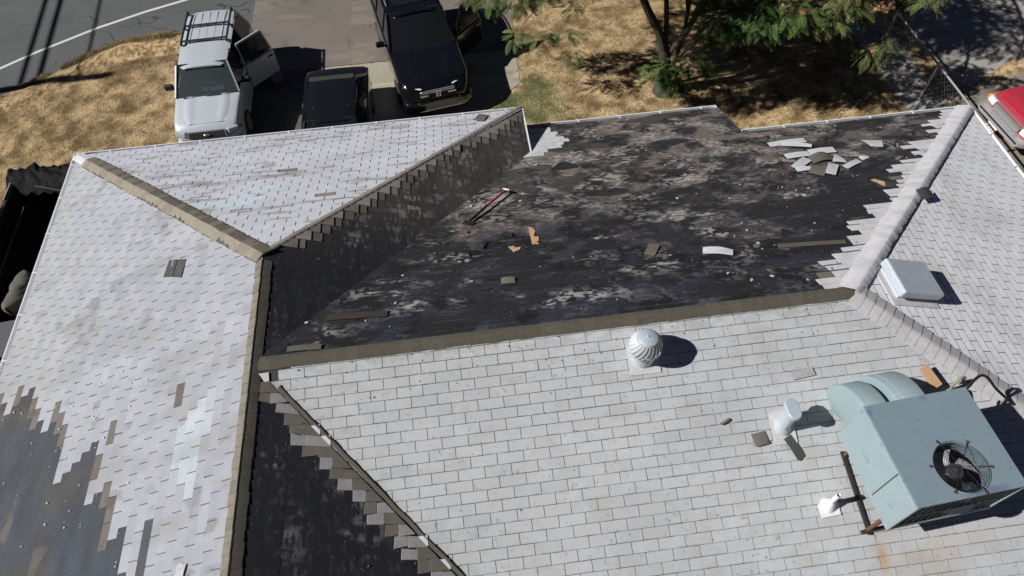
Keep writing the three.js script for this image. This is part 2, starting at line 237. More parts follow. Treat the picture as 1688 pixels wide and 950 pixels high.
// shingle tabs
const frame3 = new THREE.Vector3();
function seen(p) { frame3.copy(p).project(camera); return Math.abs(frame3.x) < 1.02 && Math.abs(frame3.y) < 1.02 && frame3.z < 1; }
const tabs = [];
const inPoly = (p, x, y) => { let c = false; for (let i = 0, j = p.length - 1; i < p.length; j = i++) if ((p[i][1] > y) !== (p[j][1] > y) && x < ((p[j][0] - p[i][0]) * (y - p[i][1])) / (p[j][1] - p[i][1]) + p[i][0]) c = !c; return c; };
const leftGone = [[-0.8, 4.85], [-0.73, 4.6], [-0.89, 3.91], [0, 3.7], [-0.34, 3.44], [0.2, 3.04], [0.38, 3.2], [0.24, 2.93], [1.0, 2.94], [0.39, 2.27], [0.98, 2.25], [1.35, 2.34], [1.22, 1.92], [1.86, 1.91], [1.84, 1.52], [2.32, 1.53], [2.6, 1.25], [3.4, 1.2], [9, 1.2], [9, 6], [-0.8, 6]].map(([a, x]) => [a, x * kl]);
function layTabs(key, poly, vE, u0, u1, opt) {
  const s = S[key];
  for (let k = 0; k < 60; k++) {
    const vq = vE - k * EXP, v0 = vq - EXP; if (vq < 0.02) break;
    const off = ((k % 2) * 0.5 + (opt.drift ?? 0) * k) * TAB, jig = rr(-0.006, 0.006);
    for (let j = Math.floor((u0 - off) / TAB) - 1; j * TAB + off < u1; j++) {
      const a = j * TAB + off + jig, cx = a + TAB / 2, cv = (v0 + vq) / 2;
      const what = opt.pick ? opt.pick(cx, cv, k, j) : 1; if (!what) { rnd(); continue; }
      const v1 = what === 6 ? vq - 0.055 : vq; let p = [[a + opt.gu / 2, v0], [a + TAB - opt.gu / 2, v0], [a + TAB - opt.gu / 2, v1 - opt.gv + rr(-0.0015, 0.0015)], [a + opt.gu / 2, v1 - opt.gv + rr(-0.0015, 0.0015)]];
      p = clip(p, poly); if (p.length < 3 || Math.abs(area(p)) < 0.0012) continue;
      const w = s.P(cx, cv); if (!seen(w) && !seen(s.P(a, v0)) && !seen(s.P(a + TAB, vq))) continue;
      const lift = what === 6 ? 0.012 : rnd() < (opt.lift ?? 0.04) ? rr(0.004, 0.012) : 0, t = (1 + opt.tone * (rnd() - 0.5) * 2) * (1 + (opt.course ?? 0.012) * (hsh(k, 71) - 0.5) * 2), warm = rr(-0.015, 0.02);
      const col = what === 2 ? [0.42 * t, 0.36 * t, 0.29 * t] : what === 3 ? [0.2 * t, 0.2 * t, 0.2 * t] : what === 4 ? [t * 1.2, t * 1.27, t * 1.26] : what === 5 ? [t * 1.0, t * 1.1, t * 1.12] : [t * (1 + warm), t, t * (1 - warm)];
      tabs.push({ key, p, col, v0, thin: opt.thin ?? 1, lift, low: what === 2 || what === 3, size: Math.abs(area(p)) / w.distanceToSquared(camera.position) * (what === 1 ? 1 : 3) });
    }
  }
}
layTabs('front', POLY.front, (Zf - G) * kf + 0.02, -0.5, 13.5, { gu: 0.0075, gv: 0.0055, tone: 0.035, lift: 0.02, pick: (a, v) => !(a < 0.35 && v < 0.3) });
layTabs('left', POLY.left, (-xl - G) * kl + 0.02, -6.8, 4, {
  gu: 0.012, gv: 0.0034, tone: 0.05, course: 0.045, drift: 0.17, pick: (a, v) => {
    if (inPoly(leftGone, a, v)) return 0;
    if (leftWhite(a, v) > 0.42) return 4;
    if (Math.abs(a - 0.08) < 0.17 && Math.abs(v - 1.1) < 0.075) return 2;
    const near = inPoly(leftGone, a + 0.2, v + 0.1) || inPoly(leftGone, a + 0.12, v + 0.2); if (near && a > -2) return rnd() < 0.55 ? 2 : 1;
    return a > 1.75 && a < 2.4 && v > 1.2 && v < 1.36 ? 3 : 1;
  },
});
layTabs('hip', POLY.hip, (zA - zb - G) * kh + 0.02, -5, 4.6, { gu: 0.015, gv: 0.0014, tone: 0.04, lift: 0.05, pick: (a, v) => { for (const [x, z] of [[-2.67, -5.98], [-1.89, -5.03], [-1.2, -4.7], [-0.2, -4.66], [0.56, -3.46], [2.2, -5.18], [1.82, -4.72], [1.09, -4.26], [-0.72, -6.6], [0.3, -6.5], [-2.2, -4.5], [0.9, -3.3], [-1.5, -3.9], [-0.6, -3.3], [-3.1, -5.7]]) if (Math.abs(a - x) < 0.166 && Math.abs(v / kh + zA * -1 + z) < 0.07) return Math.abs(x - 0.56) < 0.01 || Math.abs(x + 0.2) < 0.01 ? 2 : 6; return hipBlue(a, v) > 0.5 ? 5 : 1; } });
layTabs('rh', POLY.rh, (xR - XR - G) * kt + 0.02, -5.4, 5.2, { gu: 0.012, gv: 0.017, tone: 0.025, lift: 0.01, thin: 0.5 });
tabs.sort((a, b) => b.size - a.size);
const rest = {};
tabs.forEach((q, i) => {
  const acc = i < 300 ? new Acc() : (rest[q.key] ??= new Acc()), h1 = q.low ? 0.006 : 0.0105;
  acc.slab(S[q.key], q.p, (u, v) => q.thin * mix(0.005, h1 + q.lift, clamp((v - q.v0) / EXP)), 0.001, q.col);
  if (i < 300) mesh('shingle', acc.geo(), M[q.key], slopes[q.key]);
});
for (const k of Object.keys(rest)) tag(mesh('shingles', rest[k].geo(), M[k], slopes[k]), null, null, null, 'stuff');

{ const q = (l) => l.map(([x, z]) => [z, -x * kl]); patch(S.left, 'bare_patch', q([[-1.71, -2.47], [-1.55, -2.41], [-1.58, -2.09], [-1.76, -2.16]]), M.darkTab, slopes.left, 0.019); patch(S.left, 'bare_patch', q([[-1.535, -2.4], [-1.38, -2.34], [-1.41, -2.0], [-1.565, -2.08]]), M.darkTab, slopes.left, 0.02); }

// felt strips, lapped down the slope, each a little wrinkled
function feltStrips(s, par, m, L, R, vA, vB, first, wr = 0.006, lap = 0.006, h0 = 0.003) {
  const W = 0.86, n0 = Math.floor((vA - first) / W);
  for (let i = n0; first + i * W < vB; i++) {
    const a = Math.max(vA, first + i * W), b = Math.min(vB, first + (i + 1) * W + 0.06); if (b - a < 0.03) continue;
    const jig = i * 7.3;
    const g = gridGeo(110, 12, (x, y) => { const v = mix(a, b, y), u = mix(L(v), R(v), x), f = (v - first - i * W) / W; const e = clamp(Math.min(y, 1 - y) * 6 + 0.3); return s.P(u, v + (y === 1 && b < vB ? 0.012 * (fbm(u * 3, jig, 3) - 0.5) : 0), h0 + lap * clamp(f) + wr * e * Math.pow(fbm(u * 1.5 + jig, v * 3.5, 4), 2) * 2); }, (x, y) => { const v = mix(a, b, y); return s.uv(mix(L(v), R(v), x), v); });
    mesh('felt_strip', g, m, par);
  }
}
const lerpAt = (v, v0, u0, v1, u1) => u0 + ((v - v0) / (v1 - v0)) * (u1 - u0), vbk = (Zb - G) * kb;
feltStrips(S.back, slopes.back, M.felt, (v) => lerpAt(v, 0, 0, vbk, xr) - 0.06, (v) => lerpAt(v, 0, XR, vbk, xR - G), 0, vbk, -0.25);
feltStrips(S.back, slopes.back, M.felt, () => xr - 0.5, () => X1, vbk, (Zb + PE - G) * kb, -0.25);
const vwr = (xr - 0.02) * kr;
feltStrips(S.wr, slopes.wr, M.wrFelt, (v) => lerpAt(v, 0, zA, vwr, zb + G), (v) => lerpAt(v, 0, 0, vwr, -Zb) + 0.05, 0, vwr, -0.4, 0.003, 0.0015, 0.002);
feltStrips(S.wr, slopes.wr, M.wrFelt, (v) => lerpAt(v, 0, 0, vwr, Zf) - 0.05, () => 3.4, 0, vwr, -0.4, 0.003, 0.0015, 0.002);
feltStrips(S.left, slopes.left, M.leftFelt, () => -1.3, () => 3.4, 1.5, (-xl - G) * kl, 0.1, 0.0006, 0.0008, 0.001);
// strip edges lifting off, bits of bare sheathing showing, pale lettering printed on one strip
function flap(x, z, len, wid, turn, up) {
  const s = S.back, g = gridGeo(8, 4, (a, b) => { const e = s.P(x, -z * kb, 0.02), c = Math.cos(turn), n = Math.sin(turn), u = (a - 0.5) * len, w = b * wid * (1 - Math.abs(a * 2 - 1.1) * 0.8); return e.addScaledVector(s.u, u * c - w * n).addScaledVector(s.v, u * n + w * c).addScaledVector(s.n, up * b * b * (0.6 + 0.4 * Math.sin(a * 3))); });
  mesh('felt_flap', g, M.flap, slopes.back);
}
flap(4.88, -4.38, 0.5, 0.3, 0.02, 0.03); flap(6.78, -3.66, 0.5, 0.16, 0.1, 0.02); flap(6.92, -1.71, 0.42, 0.07, -0.05, 0.04); flap(3.3, -2.05, 0.3, 0.12, 0.5, 0.05); flap(3.55, -2.3, 0.2, 0.1, -0.4, 0.03); flap(3.95, -1.86, 0.3, 0.09, 0.1, 0.03); flap(3.0, -1.9, 0.18, 0.1, 0.9, 0.03);
function patch(s, name, pts, m, par, h = 0.022, tone = [1, 1, 1]) { const a = new Acc(), save = s.uvr; s.uvr = [0, 1, 0, 1]; a.slab(s, pts, () => h, 0.001, tone); s.uvr = save; const g = a.geo(); g.deleteAttribute('color'); return mesh(name, g, m, par); }
const bk = (l) => l.map(([x, z]) => [x, -z * kb]);
for (const q of [[[3.94, -2.5], [4.0, -2.46], [4.03, -2.36], [3.98, -2.2], [3.93, -2.24]], [[3.93, -2.24], [3.98, -2.2], [4.06, -2.18], [4.04, -2.06], [3.93, -2.06]], [[3.93, -2.06], [4.0, -2.06], [4.04, -1.94], [4.09, -1.89], [3.92, -1.88]], [[3.55, -1.99], [3.64, -2.0], [3.65, -1.93], [3.6, -1.9]], [[3.6, -1.9], [3.65, -1.95], [3.74, -1.94], [3.72, -1.88], [3.62, -1.83]]]) patch(S.back, 'exposed_sheathing', bk(q), M.osb, slopes.back);
patch(S.back, 'exposed_sheathing', bk([[9.86, -2.76], [9.95, -2.8], [10.06, -2.66], [9.98, -2.52], [9.92, -2.66]]), M.osb, slopes.back, 0.014);
{ // a run of worn lettering
  const cv = document.createElement('canvas'); cv.width = 512; cv.height = 96; const x = cv.getContext('2d'); x.fillStyle = '#242426'; x.fillRect(0, 0, 512, 96); x.fillStyle = '#6a696a'; x.font = 'bold 62px sans-serif'; x.fillText('HERMO TEX', 40, 70);
  for (let i = 0; i < 900; i++) { x.fillStyle = rnd() < 0.8 ? '#242426' : '#565656'; x.fillRect(rr(0, 512), rr(0, 96), rr(2, 9), rr(1, 4)); }
  const t = new THREE.CanvasTexture(cv); t.colorSpace = THREE.SRGBColorSpace;
  const s = S.back, g = gridGeo(12, 2, (a, b) => s.P(mix(3.28, 3.8, a), mix(2.34, 2.26, b), 0.0215), (a, b) => [a, 1 - b]);
  mesh('printed_lettering', g, new THREE.MeshStandardMaterial({ map: t, roughness: 0.85 }), slopes.back);
}

// shingles left along the edges of the stripped felt: each torn piece is its own slab
function tornPiece(s, par, u0, u1, v0, v1, m, h = 0.02, ragged = 0.02, side = 0, within) {
  const j = () => rr(-ragged, ragged);
  let pp = [[u0 + (side < 0 ? j() : 0), v0 + j() * 0.3], [u1 + (side > 0 ? j() : 0), v0 + j() * 0.3], [u1 + (side > 0 ? j() : 0), v1], [u0 + (side < 0 ? j() : 0), v1 + j() * 0.2]];
  if (within) { pp = clip(pp, within); if (pp.length < 3 || Math.abs(area(pp)) < 0.001) return; }
  patch(s, 'torn_shingle', pp, m, par, h);
}
{ // white remnants beside the right hip, on the back slope
  const vE = vbk, reach = [0.5, 0.42, 0.3, 0.55, 0.62, 0.3, 0.52, 0.24, 0.2, 0.6, 0.75, 0.35, 0.5, 0.25, 0.6, 0.62, 0.72, 0.4, 0.55, 0.28, 0.22, 0.45, 0.3, 0.24, 0.62, 0.5, 0.3, 0.72, 0.62, 0.45, 0.5, 0.4, 0.52, 0.6, 0.66, 0.5, 0.62, 0.55, 0.4, 0.3];
  for (let k = 0; k < 40; k++) {
    const v1 = vE - k * EXP, v0 = v1 - EXP, uh = lerpAt((v0 + v1) / 2, 0, XR, vbk, xR - G); if (v0 < 0) break;
    const u0 = uh - reach[k] - rr(0.04, 0.18), brown = rnd() < 0.16, m = brown ? M.torn : M.tornWhite; let a = u0;
    while (a < uh - 0.02) { const b = Math.min(uh + 0.03, a + (a === u0 ? rr(0.14, 0.33) : TAB)); tornPiece(S.back, slopes.back, a, b - 0.006, v0 + (rnd() < 0.3 && a === u0 ? 0.03 : 0), v1 - 0.004, a === u0 ? m : M.tornWhite, mix(0.014, 0.021, rnd()), 0.018, a === u0 ? -1 : 0); a = b; }
  }
  // the white corner by the valley end, on the porch roof
  for (let k = 0; k < 10; k++) { const v1 = (Zb + PE - 0.28) * kb - k * EXP + 0.05, v0 = v1 - EXP; if (v1 < Zb * kb - 0.1) break; const e = [4.92, 4.9, 5.02, 4.97, 5.12, 5.2, 5.06, 5.0, 4.7, 4.6][k]; for (let a = 4.2 - (k % 2) * 0.16; a < e; a += TAB) tornPiece(S.back, slopes.back, a, Math.min(e, a + TAB - 0.006), v0, v1 - 0.004, M.tornWhite, 0.02, 0.012, a + TAB > e ? 1 : 0); }
  // along the wing's back hip: stepped ends, dull undersides
  const cm = [M.torn, M.torn, M.asphaltUnder, M.torn];
  const stepBack = (z) => -(zA - z) * 0 + lerpAt(z, zA, 0, zb, xr) * kr;
  for (let z = zA - 0.2; z > zb + 0.2; z -= 0.178) {
    const v0 = stepBack(z), v1 = stepBack(z - 0.178), w = 0.03 + 0.1 * rnd() + (z < -5.2 ? 0.1 : 0), md = v1 + w;
    tornPiece(S.wr, slopes.wr, z - 0.174, z, v0 - 0.05, md, rnd() < 0.55 ? M.tornPale : M.torn2, 0.02, 0.01, 0, POLY.wrBack);
    if (rnd() < 0.85) tornPiece(S.wr, slopes.wr, z - 0.17, z - 0.008, md + 0.008, md + rr(0.1, 0.2), rnd() < 0.5 ? M.torn2 : M.torn, 0.011, 0.02, 0, POLY.wrBack);
  }
  // along the front valley: courses of the main slope that ran through the valley and up the wing
  for (let k = 0; k < 34; k++) {
    const z1 = 0.12 + k * EXP, z0 = z1 + EXP, vh = (z1 * xr) / Zf * kr, vx = (z0 * xr) / Zf * kr; if (z0 > 3.4) break;
    const w = 0.17 + 0.17 * rnd() + (k > 4 && k < 9 ? 0.06 : 0); let b = vx + 0.02;
    const n = w > 0.21 ? 2 : 1;
    for (let i = 0; i < n; i++) { const a = (i ? b : vh + 0.02) - w / n - (i ? 0.02 : 0); if (a < 0.02) break; tornPiece(S.wr, slopes.wr, z1, z0 - 0.006, a, b - 0.004, i === 0 ? (rnd() < 0.62 ? M.torn2 : M.tornGrey) : rnd() < 0.65 ? M.tornGrey : M.torn2, 0.022 - i * 0.006, 0.03, rnd() < 0.5 ? 1 : -1, POLY.wrFront); b = a; }
    if (rnd() < 0.4) tornPiece(S.front, slopes.front, (z1 * xr) / Zf - 0.02, (z1 * xr) / Zf + 0.12, z1 * kf, (z1 + EXP * 0.8) * kf, M.tornWhite, 0.022, 0.02);
  }
  // the tar-filled valley cut
  const pts = []; for (let i = 0; i <= 40; i++) { const t = i / 40, z = mix(0.3, Zf - 0.2, t), x = (z * xr) / Zf + 0.085 + rr(-0.009, 0.009); pts.push(V(x, H - sf * z - 0.024 + rr(-0.006, 0.006), z)); }
  mesh('sealant_bead', tube(pts, 0.05, 0.056, 120, 6), M.tarBead, house);
  const p2 = []; for (let i = 0; i <= 40; i++) { const t = mix(0.02, 0.99, i / 40), c = V(XR, H, 0).lerp(V(xR - G, H - D + G * sb, -Zb + G), t).addScaledVector(S.rh.u, 0.16 + rr(-0.006, 0.006)).addScaledVector(S.rh.n, 0.012); p2.push(c); }
  mesh('sealant_bead', tube(p2, 0.011, 0.011, 120, 5), mat(0.02, 0.02, 0.025, 0.8), house);
}

// ridge and hip caps: bent pieces, each lapping the next
function caps(A, B, dl, dr, wl, wr, mats, opt = {}) {
  const dir = B.clone().sub(A), L = dir.length(); dir.normalize(); const n = Math.round(L / (opt.exp ?? 0.14)), e = L / n, up = V(0, 1, 0), bulge = opt.bulge ?? 0.02;
  for (let i = 0; i < n; i++) {
    const m = mats(i / n, i), jl = wl * rr(0.96, 1.04) + (opt.jit ?? 0) * (rnd() - 0.5), jr = wr * rr(0.96, 1.04) + (opt.jit ?? 0) * (rnd() - 0.5), tp = opt.taper ? opt.taper(i / n, i) : 0, sk = rr(-0.006, 0.006);
    const prof = (t, f, lift) => { const w = t < 0 ? jl * (1 - tp * f) : jr * (1 - tp * 0.6 * f), d = t < 0 ? dl : dr; return A.clone().addScaledVector(dir, (i + f * 1.12) * e + sk * t).addScaledVector(d, Math.abs(t) * w).addScaledVector(up, 0.012 + lift + bulge * (1 - t * t)); };
    const top = gridGeo(10, 2, (s, f) => prof(s * 2 - 1, f, 0.004 + 0.009 * f), (s, f) => [s * 0.9 + i * 0.37, f * 0.4 + i * 0.61]);
    const edge = (f0) => gridGeo(10, 1, (s, q) => prof(s * 2 - 1, f0, (0.004 + 0.009 * f0) * (1 - q) - 0.016 * q), (s, q) => [s, q * 0.05]);
    const side = (t) => gridGeo(2, 1, (f, q) => prof(t, f, (0.004 + 0.009 * f) * (1 - q) - 0.016 * q), (s, q) => [s, q * 0.05]);
    mesh('ridge_cap', [top, edge(1), side(-1), side(1)], m, house);
  }
}
const dF = S.front.v, dB = S.back.v, dL = S.left.v, dW = S.wr.v, dH = S.hip.v, dR = S.rh.v;
const perp = (d, dirv) => d.clone().addScaledVector(dirv, -d.dot(dirv)).normalize();
function hipCaps(A, B, sa, sc, wl, wr, mats, opt) { const dir = B.clone().sub(A).normalize(); const inpl = (s, other) => { const q = s.n.clone().cross(dir); if (q.dot(s.u) === 0) return q; return q; }; let a = inpl(sa), b = inpl(sc); const mid = A.clone().add(B).multiplyScalar(0.5); if (a.dot(sa.cen.clone().sub(mid)) < 0) a.negate(); if (b.dot(sc.cen.clone().sub(mid)) < 0) b.negate(); caps(A, B, a, b, wl, wr, mats, opt); }
for (const [k, p] of [['front', POLY.front], ['back', POLY.back], ['left', POLY.left], ['hip', POLY.hip], ['wr', POLY.wrBack], ['rh', POLY.rh]]) { let u = 0, v = 0; for (const q of p) { u += q[0] / p.length; v += q[1] / p.length; } S[k].cen = S[k].P(u, v); }
const alt = (...m) => (t, i) => m[Math.floor(hsh(i, 55) * m.length)];
caps(V(XR - 0.02, H, 0), V(0.12, H, 0), dF, dB, 0.105, 0.11, alt(M.capOlive, M.capOlive, M.capOlive, M.capOlive3), { bulge: 0.014 });
caps(V(0, H, zA + 0.1), V(0, H, 3.2), dL, dW, 0.105, 0.02, (t, i) => (hsh(i, 5) < 0.6 ? M.capMid : M.capMid2), { bulge: 0.008, jit: 0.02 });  // left flank in the lighter, sunlit tone
caps(V(0.012, H - 0.011, zA + 0.1), V(0.012, H - 0.011, 3.2), dL, dW, 0.01, 0.12, (t, i) => (hsh(i, 15) < 0.7 ? M.capOlive2 : M.capOlive3), { bulge: 0.006, jit: 0.012 });  // right flank in darker caps: its shade is put into the colour
const cornerL = V(xl + G, H - D + G * sl, zb + G), cornerWR = V(xr - 0.02, H - D + 0.015, zb + 0.02), cornerR = V(xR - G, H - D + G * sb, -Zb + G), cornerRF = V(xR - G, H - D + G * sf, Zf - G), apex = V(0, H, zA);
{ // left hip: worn caps over brown ones, beige lit flank, shade-toned right flank, the lowest still painted white
  const low = cornerL.clone().lerp(apex, 0.075);
  hipCaps(low, apex, S.left, S.hip, 0.165, 0.18, () => M.capBrown, { bulge: 0.004, exp: 0.17 });
  const A2 = low.clone().add(V(0, 0.008, 0)), B2 = apex.clone().add(V(0, 0.008, 0)), gap = (i) => i < 26 && vn(i * 0.31, 3) > 0.57;
  hipCaps(B2, A2, S.left, S.hip, 0.16, 0.03, (t, i) => (hsh(i, 9) < 0.6 ? M.capBeige : M.capBeige2), { bulge: 0.008, taper: (t, i) => (gap(i) ? 0.38 : 0.05), jit: 0.03 });
  hipCaps(B2.clone().add(V(0, 0.003, 0)), A2.clone().add(V(0, 0.003, 0)), S.left, S.hip, 0.006, 0.165, (t, i) => (hsh(i, 19) < 0.6 ? M.capMid2 : M.capOlive2), { bulge: 0.008, taper: (t, i) => (gap(i + 40 > 66 ? 99 : i + 3) ? 0.6 : 0.05), jit: 0.03 });  // right flank darker: the weaker light on it is put into the colour
  hipCaps(low, cornerL, S.left, S.hip, 0.13, 0.13, () => M.capWhite, { bulge: 0.004, exp: 0.1 });
  // the wing's other hip: only the beige half on the white side is left
  hipCaps(apex, cornerWR, S.hip, S.wr, 0.085, 0.03, alt(M.capMid, M.capMid, M.capMid2), { bulge: 0.006 });
}
hipCaps(V(XR, H, 0), cornerR, S.back, S.rh, 0.22, 0.11, alt(M.capWhite, M.capWhite, M.capWhite2), { bulge: 0.03, jit: 0.02 });
hipCaps(V(XR, H, 0), cornerRF, S.front, S.rh, 0.2, 0.2, alt(M.capGrey, M.capGrey, M.capGrey3), { bulge: 0.01 });

// gutters and bare edges
function gutter(A, B, out) {
  const g = new THREE.Group(); g.name = 'gutter'; house.add(g);
  const d = B.clone().sub(A), L = d.length(), parts = [], x = d.clone().normalize(), y = V(0, 1, 0); if (x.clone().cross(y).dot(out) < 0) x.negate(); const m = new THREE.Matrix4().makeBasis(x, y, out).setPosition(A.clone().add(B).multiplyScalar(0.5));
  for (const q of [box(L, 0.1, 0.004, 0, -0.055, 0.006), box(L, 0.004, 0.085, 0, -0.105, 0.05), box(L, 0.1, 0.004, 0, -0.055, 0.094, 0, 0.1), box(L, 0.012, 0.018, 0, -0.004, 0.092), box(0.004, 0.1, 0.09, -L / 2, -0.055, 0.05), box(0.004, 0.1, 0.09, L / 2, -0.055, 0.05), box(L, 0.02, 0.02, 0, 0.004, -0.006)]) parts.push(q.applyMatrix4(m));
  mesh('trough', parts, M.whiteMetal, g);
  for (let i = 0.35; i < L; i += 0.9) mesh('hanger', box(0.025, 0.006, 0.1, -L / 2 + i, 0.006, 0.05).applyMatrix4(m), M.whiteMetal, g);
}
const eY = H - D + sb * G * 0.6;
gutter(V(xl, eY, zb + G), V(xr, eY, zb + G), V(0, 0, -1)); gutter(V(xl + G, eY, ZF), V(xl + G, eY, zb), V(-1, 0, 0));
gutter(V(X1 + 0.02, eY, -Zb + G), V(xR, eY, -Zb + G), V(0, 0, -1)); gutter(V(xR - G, eY, -Zb), V(xR - G, eY, Zf), V(1, 0, 0)); gutter(V(xr - 0.3, eY - PE * sb, -Zb - PE + G), V(X1, eY - PE * sb, -Zb - PE + G), V(0, 0, -1));
mesh('edge_trim', bar(V(xr, H - D - 0.03, zb), V(xr, H - D - 0.03, -Zb + 0.02), 0.03, 0.1), M.whiteMetal, house);
mesh('edge_trim', bar(S.back.P(X1 + 0.005, Zb * kb, -0.03), S.back.P(X1 + 0.005, (Zb + PE - G) * kb, -0.03), 0.02, 0.08), M.capBrown, house);
for (const [w, d, x, z] of [[XR + xR / 2 - 2, 0.2, 6.5, -4.7], [9, 0.2, 8.4, 4.4], [0.2, 9, 12.9, -0.15], [0.2, 15, -4.3, 1.3], [8.2, 0.2, -0.2, -6.1], [0.2, 1.3, 3.9, -5.4], [0.2, 4.5, 3.9, 6.6]]) mesh('wall', box(w, 3.05, d, x, 1.53, z), M.stucco, house);
for (const x of [4.6, 8.4]) mesh('porch_post', box(0.12, 2.6, 0.12, x, 1.3, -6.3), M.whitePaint, house);

// ---------------------------------------------------------------- things fixed to or lying on the roof
const onRoof = { front: (x, z) => S.front.P(x, z * kf), back: (x, z) => S.back.P(x, -z * kb), left: (x, z) => S.left.P(z, -x * kl), rh: (x, z) => S.rh.P(z, (x - XR) * kt), hip: (x, z) => S.hip.P(x, (zA - z) * kh) };
M.galv = mat(0.52, 0.6, 0.66, 0.36, 0.25); M.vane = mat(0.72, 0.75, 0.78, 0.3, 0.25); M.galvPale = mat(0.52, 0.54, 0.56, 0.5, 0.15); M.pvc = mat(0.85, 0.85, 0.86, 0.4); M.blackRub = mat(0.015, 0.015, 0.018, 0.6); M.darkSteel = mat(0.05, 0.045, 0.04, 0.6, 0.3);
{ // spinning roof vent
  const p = onRoof.front(5.03, 0.49), t = thing('turbine_vent', 'round galvanized turbine vent with curved vanes beside the main ridge', 'roof vent', p.toArray());
  mesh('flashing', new THREE.BoxGeometry(0.4, 0.006, 0.42).applyQuaternion(S.front.quatAt(0)).translate(0, 0.012, 0.02), M.tornWhite, t);
  mesh('neck', cyl(0.145, 0.15, 0.24, 0, 0.07, 0, 32), M.galvPale, t);
  const hy = 0.3, R = 0.215, N = 22;
  mesh('core', new THREE.SphereGeometry(0.135, 24, 16).scale(1, 1.05, 1).translate(0, hy, 0), mat(0.05, 0.055, 0.065, 0.7), t);
  mesh('base_ring', cyl(0.165, 0.165, 0.03, 0, hy - 0.15, 0, 36), M.galvPale, t);
  const vane = gridGeo(3, 10, (a, b) => { const th = mix(-0.95, 0.92, b), r = Math.cos(th) * (R + 0.012 * Math.sin(a * Math.PI)) * (0.86 + 0.17 * a), ph = 0.36 * (a - 0.5) - 0.85 * b; return V(Math.cos(ph) * r, hy + Math.sin(th) * R * 0.98, Math.sin(ph) * r); });
  for (let i = 0; i < N; i++) { const m = mesh('vane', vane, M.vane, t); m.rotation.y = (i / N) * Math.PI * 2; }
  mesh('top_cap', [new THREE.SphereGeometry(0.29, 32, 8, 0, Math.PI * 2, 0, 0.47).translate(0, hy + 0.21 - 0.29 + 0.015, 0), cyl(0.134, 0.138, 0.014, 0, hy + 0.173, 0, 36)], M.galv, t);
  mesh('knob', new THREE.SphereGeometry(0.016, 12, 8).translate(0, hy + 0.226, 0), M.galvPale, t);
}
{ // flue with an oval cap
  const p = onRoof.front(6.64, 1.5), t = thing('flue_vent', 'pale metal flue pipe with oval cap standing on the front slope', 'flue', p.toArray());
  const oval = (a, b, h, y) => { const s = new THREE.Shape(), k = b - a; s.absarc(0, k, a, 0, Math.PI); s.absarc(0, -k, a, Math.PI, Math.PI * 2); s.closePath(); const g = new THREE.ExtrudeGeometry(s, { depth: h, bevelEnabled: true, bevelSize: 0.012, bevelThickness: 0.012, bevelSegments: 3, curveSegments: 14 }); return g.rotateX(-Math.PI / 2).translate(0, y, 0); };
  mesh('flashing', new THREE.BoxGeometry(0.3, 0.006, 0.42).applyQuaternion(S.front.quatAt(0)).translate(0, 0.013, 0.03), M.tornWhite, t);
  mesh('collar', new THREE.CylinderGeometry(0.07, 0.12, 0.12, 24).scale(1, 1, 1.15).translate(0, 0.06, 0), M.galvPale, t);
  mesh('pipe', oval(0.055, 0.09, 0.36, 0.08), M.galv, t); mesh('cap', [oval(0.07, 0.125, 0.05, 0.44)], M.galv, t); mesh('cap_skirt', oval(0.058, 0.11, 0.02, 0.415), M.galvPale, t);
}
{ // white plumbing vent
  const p = onRoof.front(6.99, 2.46), t = thing('plumbing_vent', 'thin white plumbing pipe with white painted base beside the cooling unit', 'vent pipe', p.toArray());
  mesh('base_plate', new THREE.BoxGeometry(0.25, 0.008, 0.17).applyQuaternion(S.front.quatAt(-0.05)).translate(0, 0.016, 0.05), M.whitePaint, t);
  mesh('boot', new THREE.LatheGeometry([[0.1, 0], [0.085, 0.05], [0.06, 0.11], [0.043, 0.17], [0.036, 0.19]].map((q) => new THREE.Vector2(...q)), 24), M.pvc, t);
  mesh('pipe', new THREE.LatheGeometry([[0.03, 0], [0.03, 0.4], [0.022, 0.4], [0.022, 0.2]].map((q) => new THREE.Vector2(...q)), 20), M.pvc, t);
  mesh('bore', cyl(0.022, 0.022, 0.01, 0, 0.34, 0, 16), M.blackRub, t);
}
{ // white box vent
  const t = thing('box_vent', 'square white metal roof box vent near the upper right ridge end', 'roof vent', onRoof.rh(8.95, -0.2).toArray());
  t.quaternion.copy(S.rh.quatAt(0.02));
  const bt = tex(256, 256, (x, y) => { const m = 0.92 + 0.16 * fbm(x * 5, y * 5, 4), r = Math.hypot(x - 0.15, y - 0.5); const l = Math.abs(r - 0.42) < 0.008 ? 1.25 : 1; return [0.5 * m * l, 0.57 * m * l, 0.63 * m * l]; });
  const bm = new THREE.MeshStandardMaterial({ map: bt, roughness: 0.4, metalness: 0.15 });
  mesh('hood', rbox(0.6, 0.14, 0.74, 0, 0.15, 0, 0.035), bm, t); mesh('skirt', box(0.5, 0.1, 0.62, 0, 0.05, 0), M.galvPale, t); mesh('flange', box(0.74, 0.006, 0.84, 0, 0.014, 0), M.capWhite, t);
}
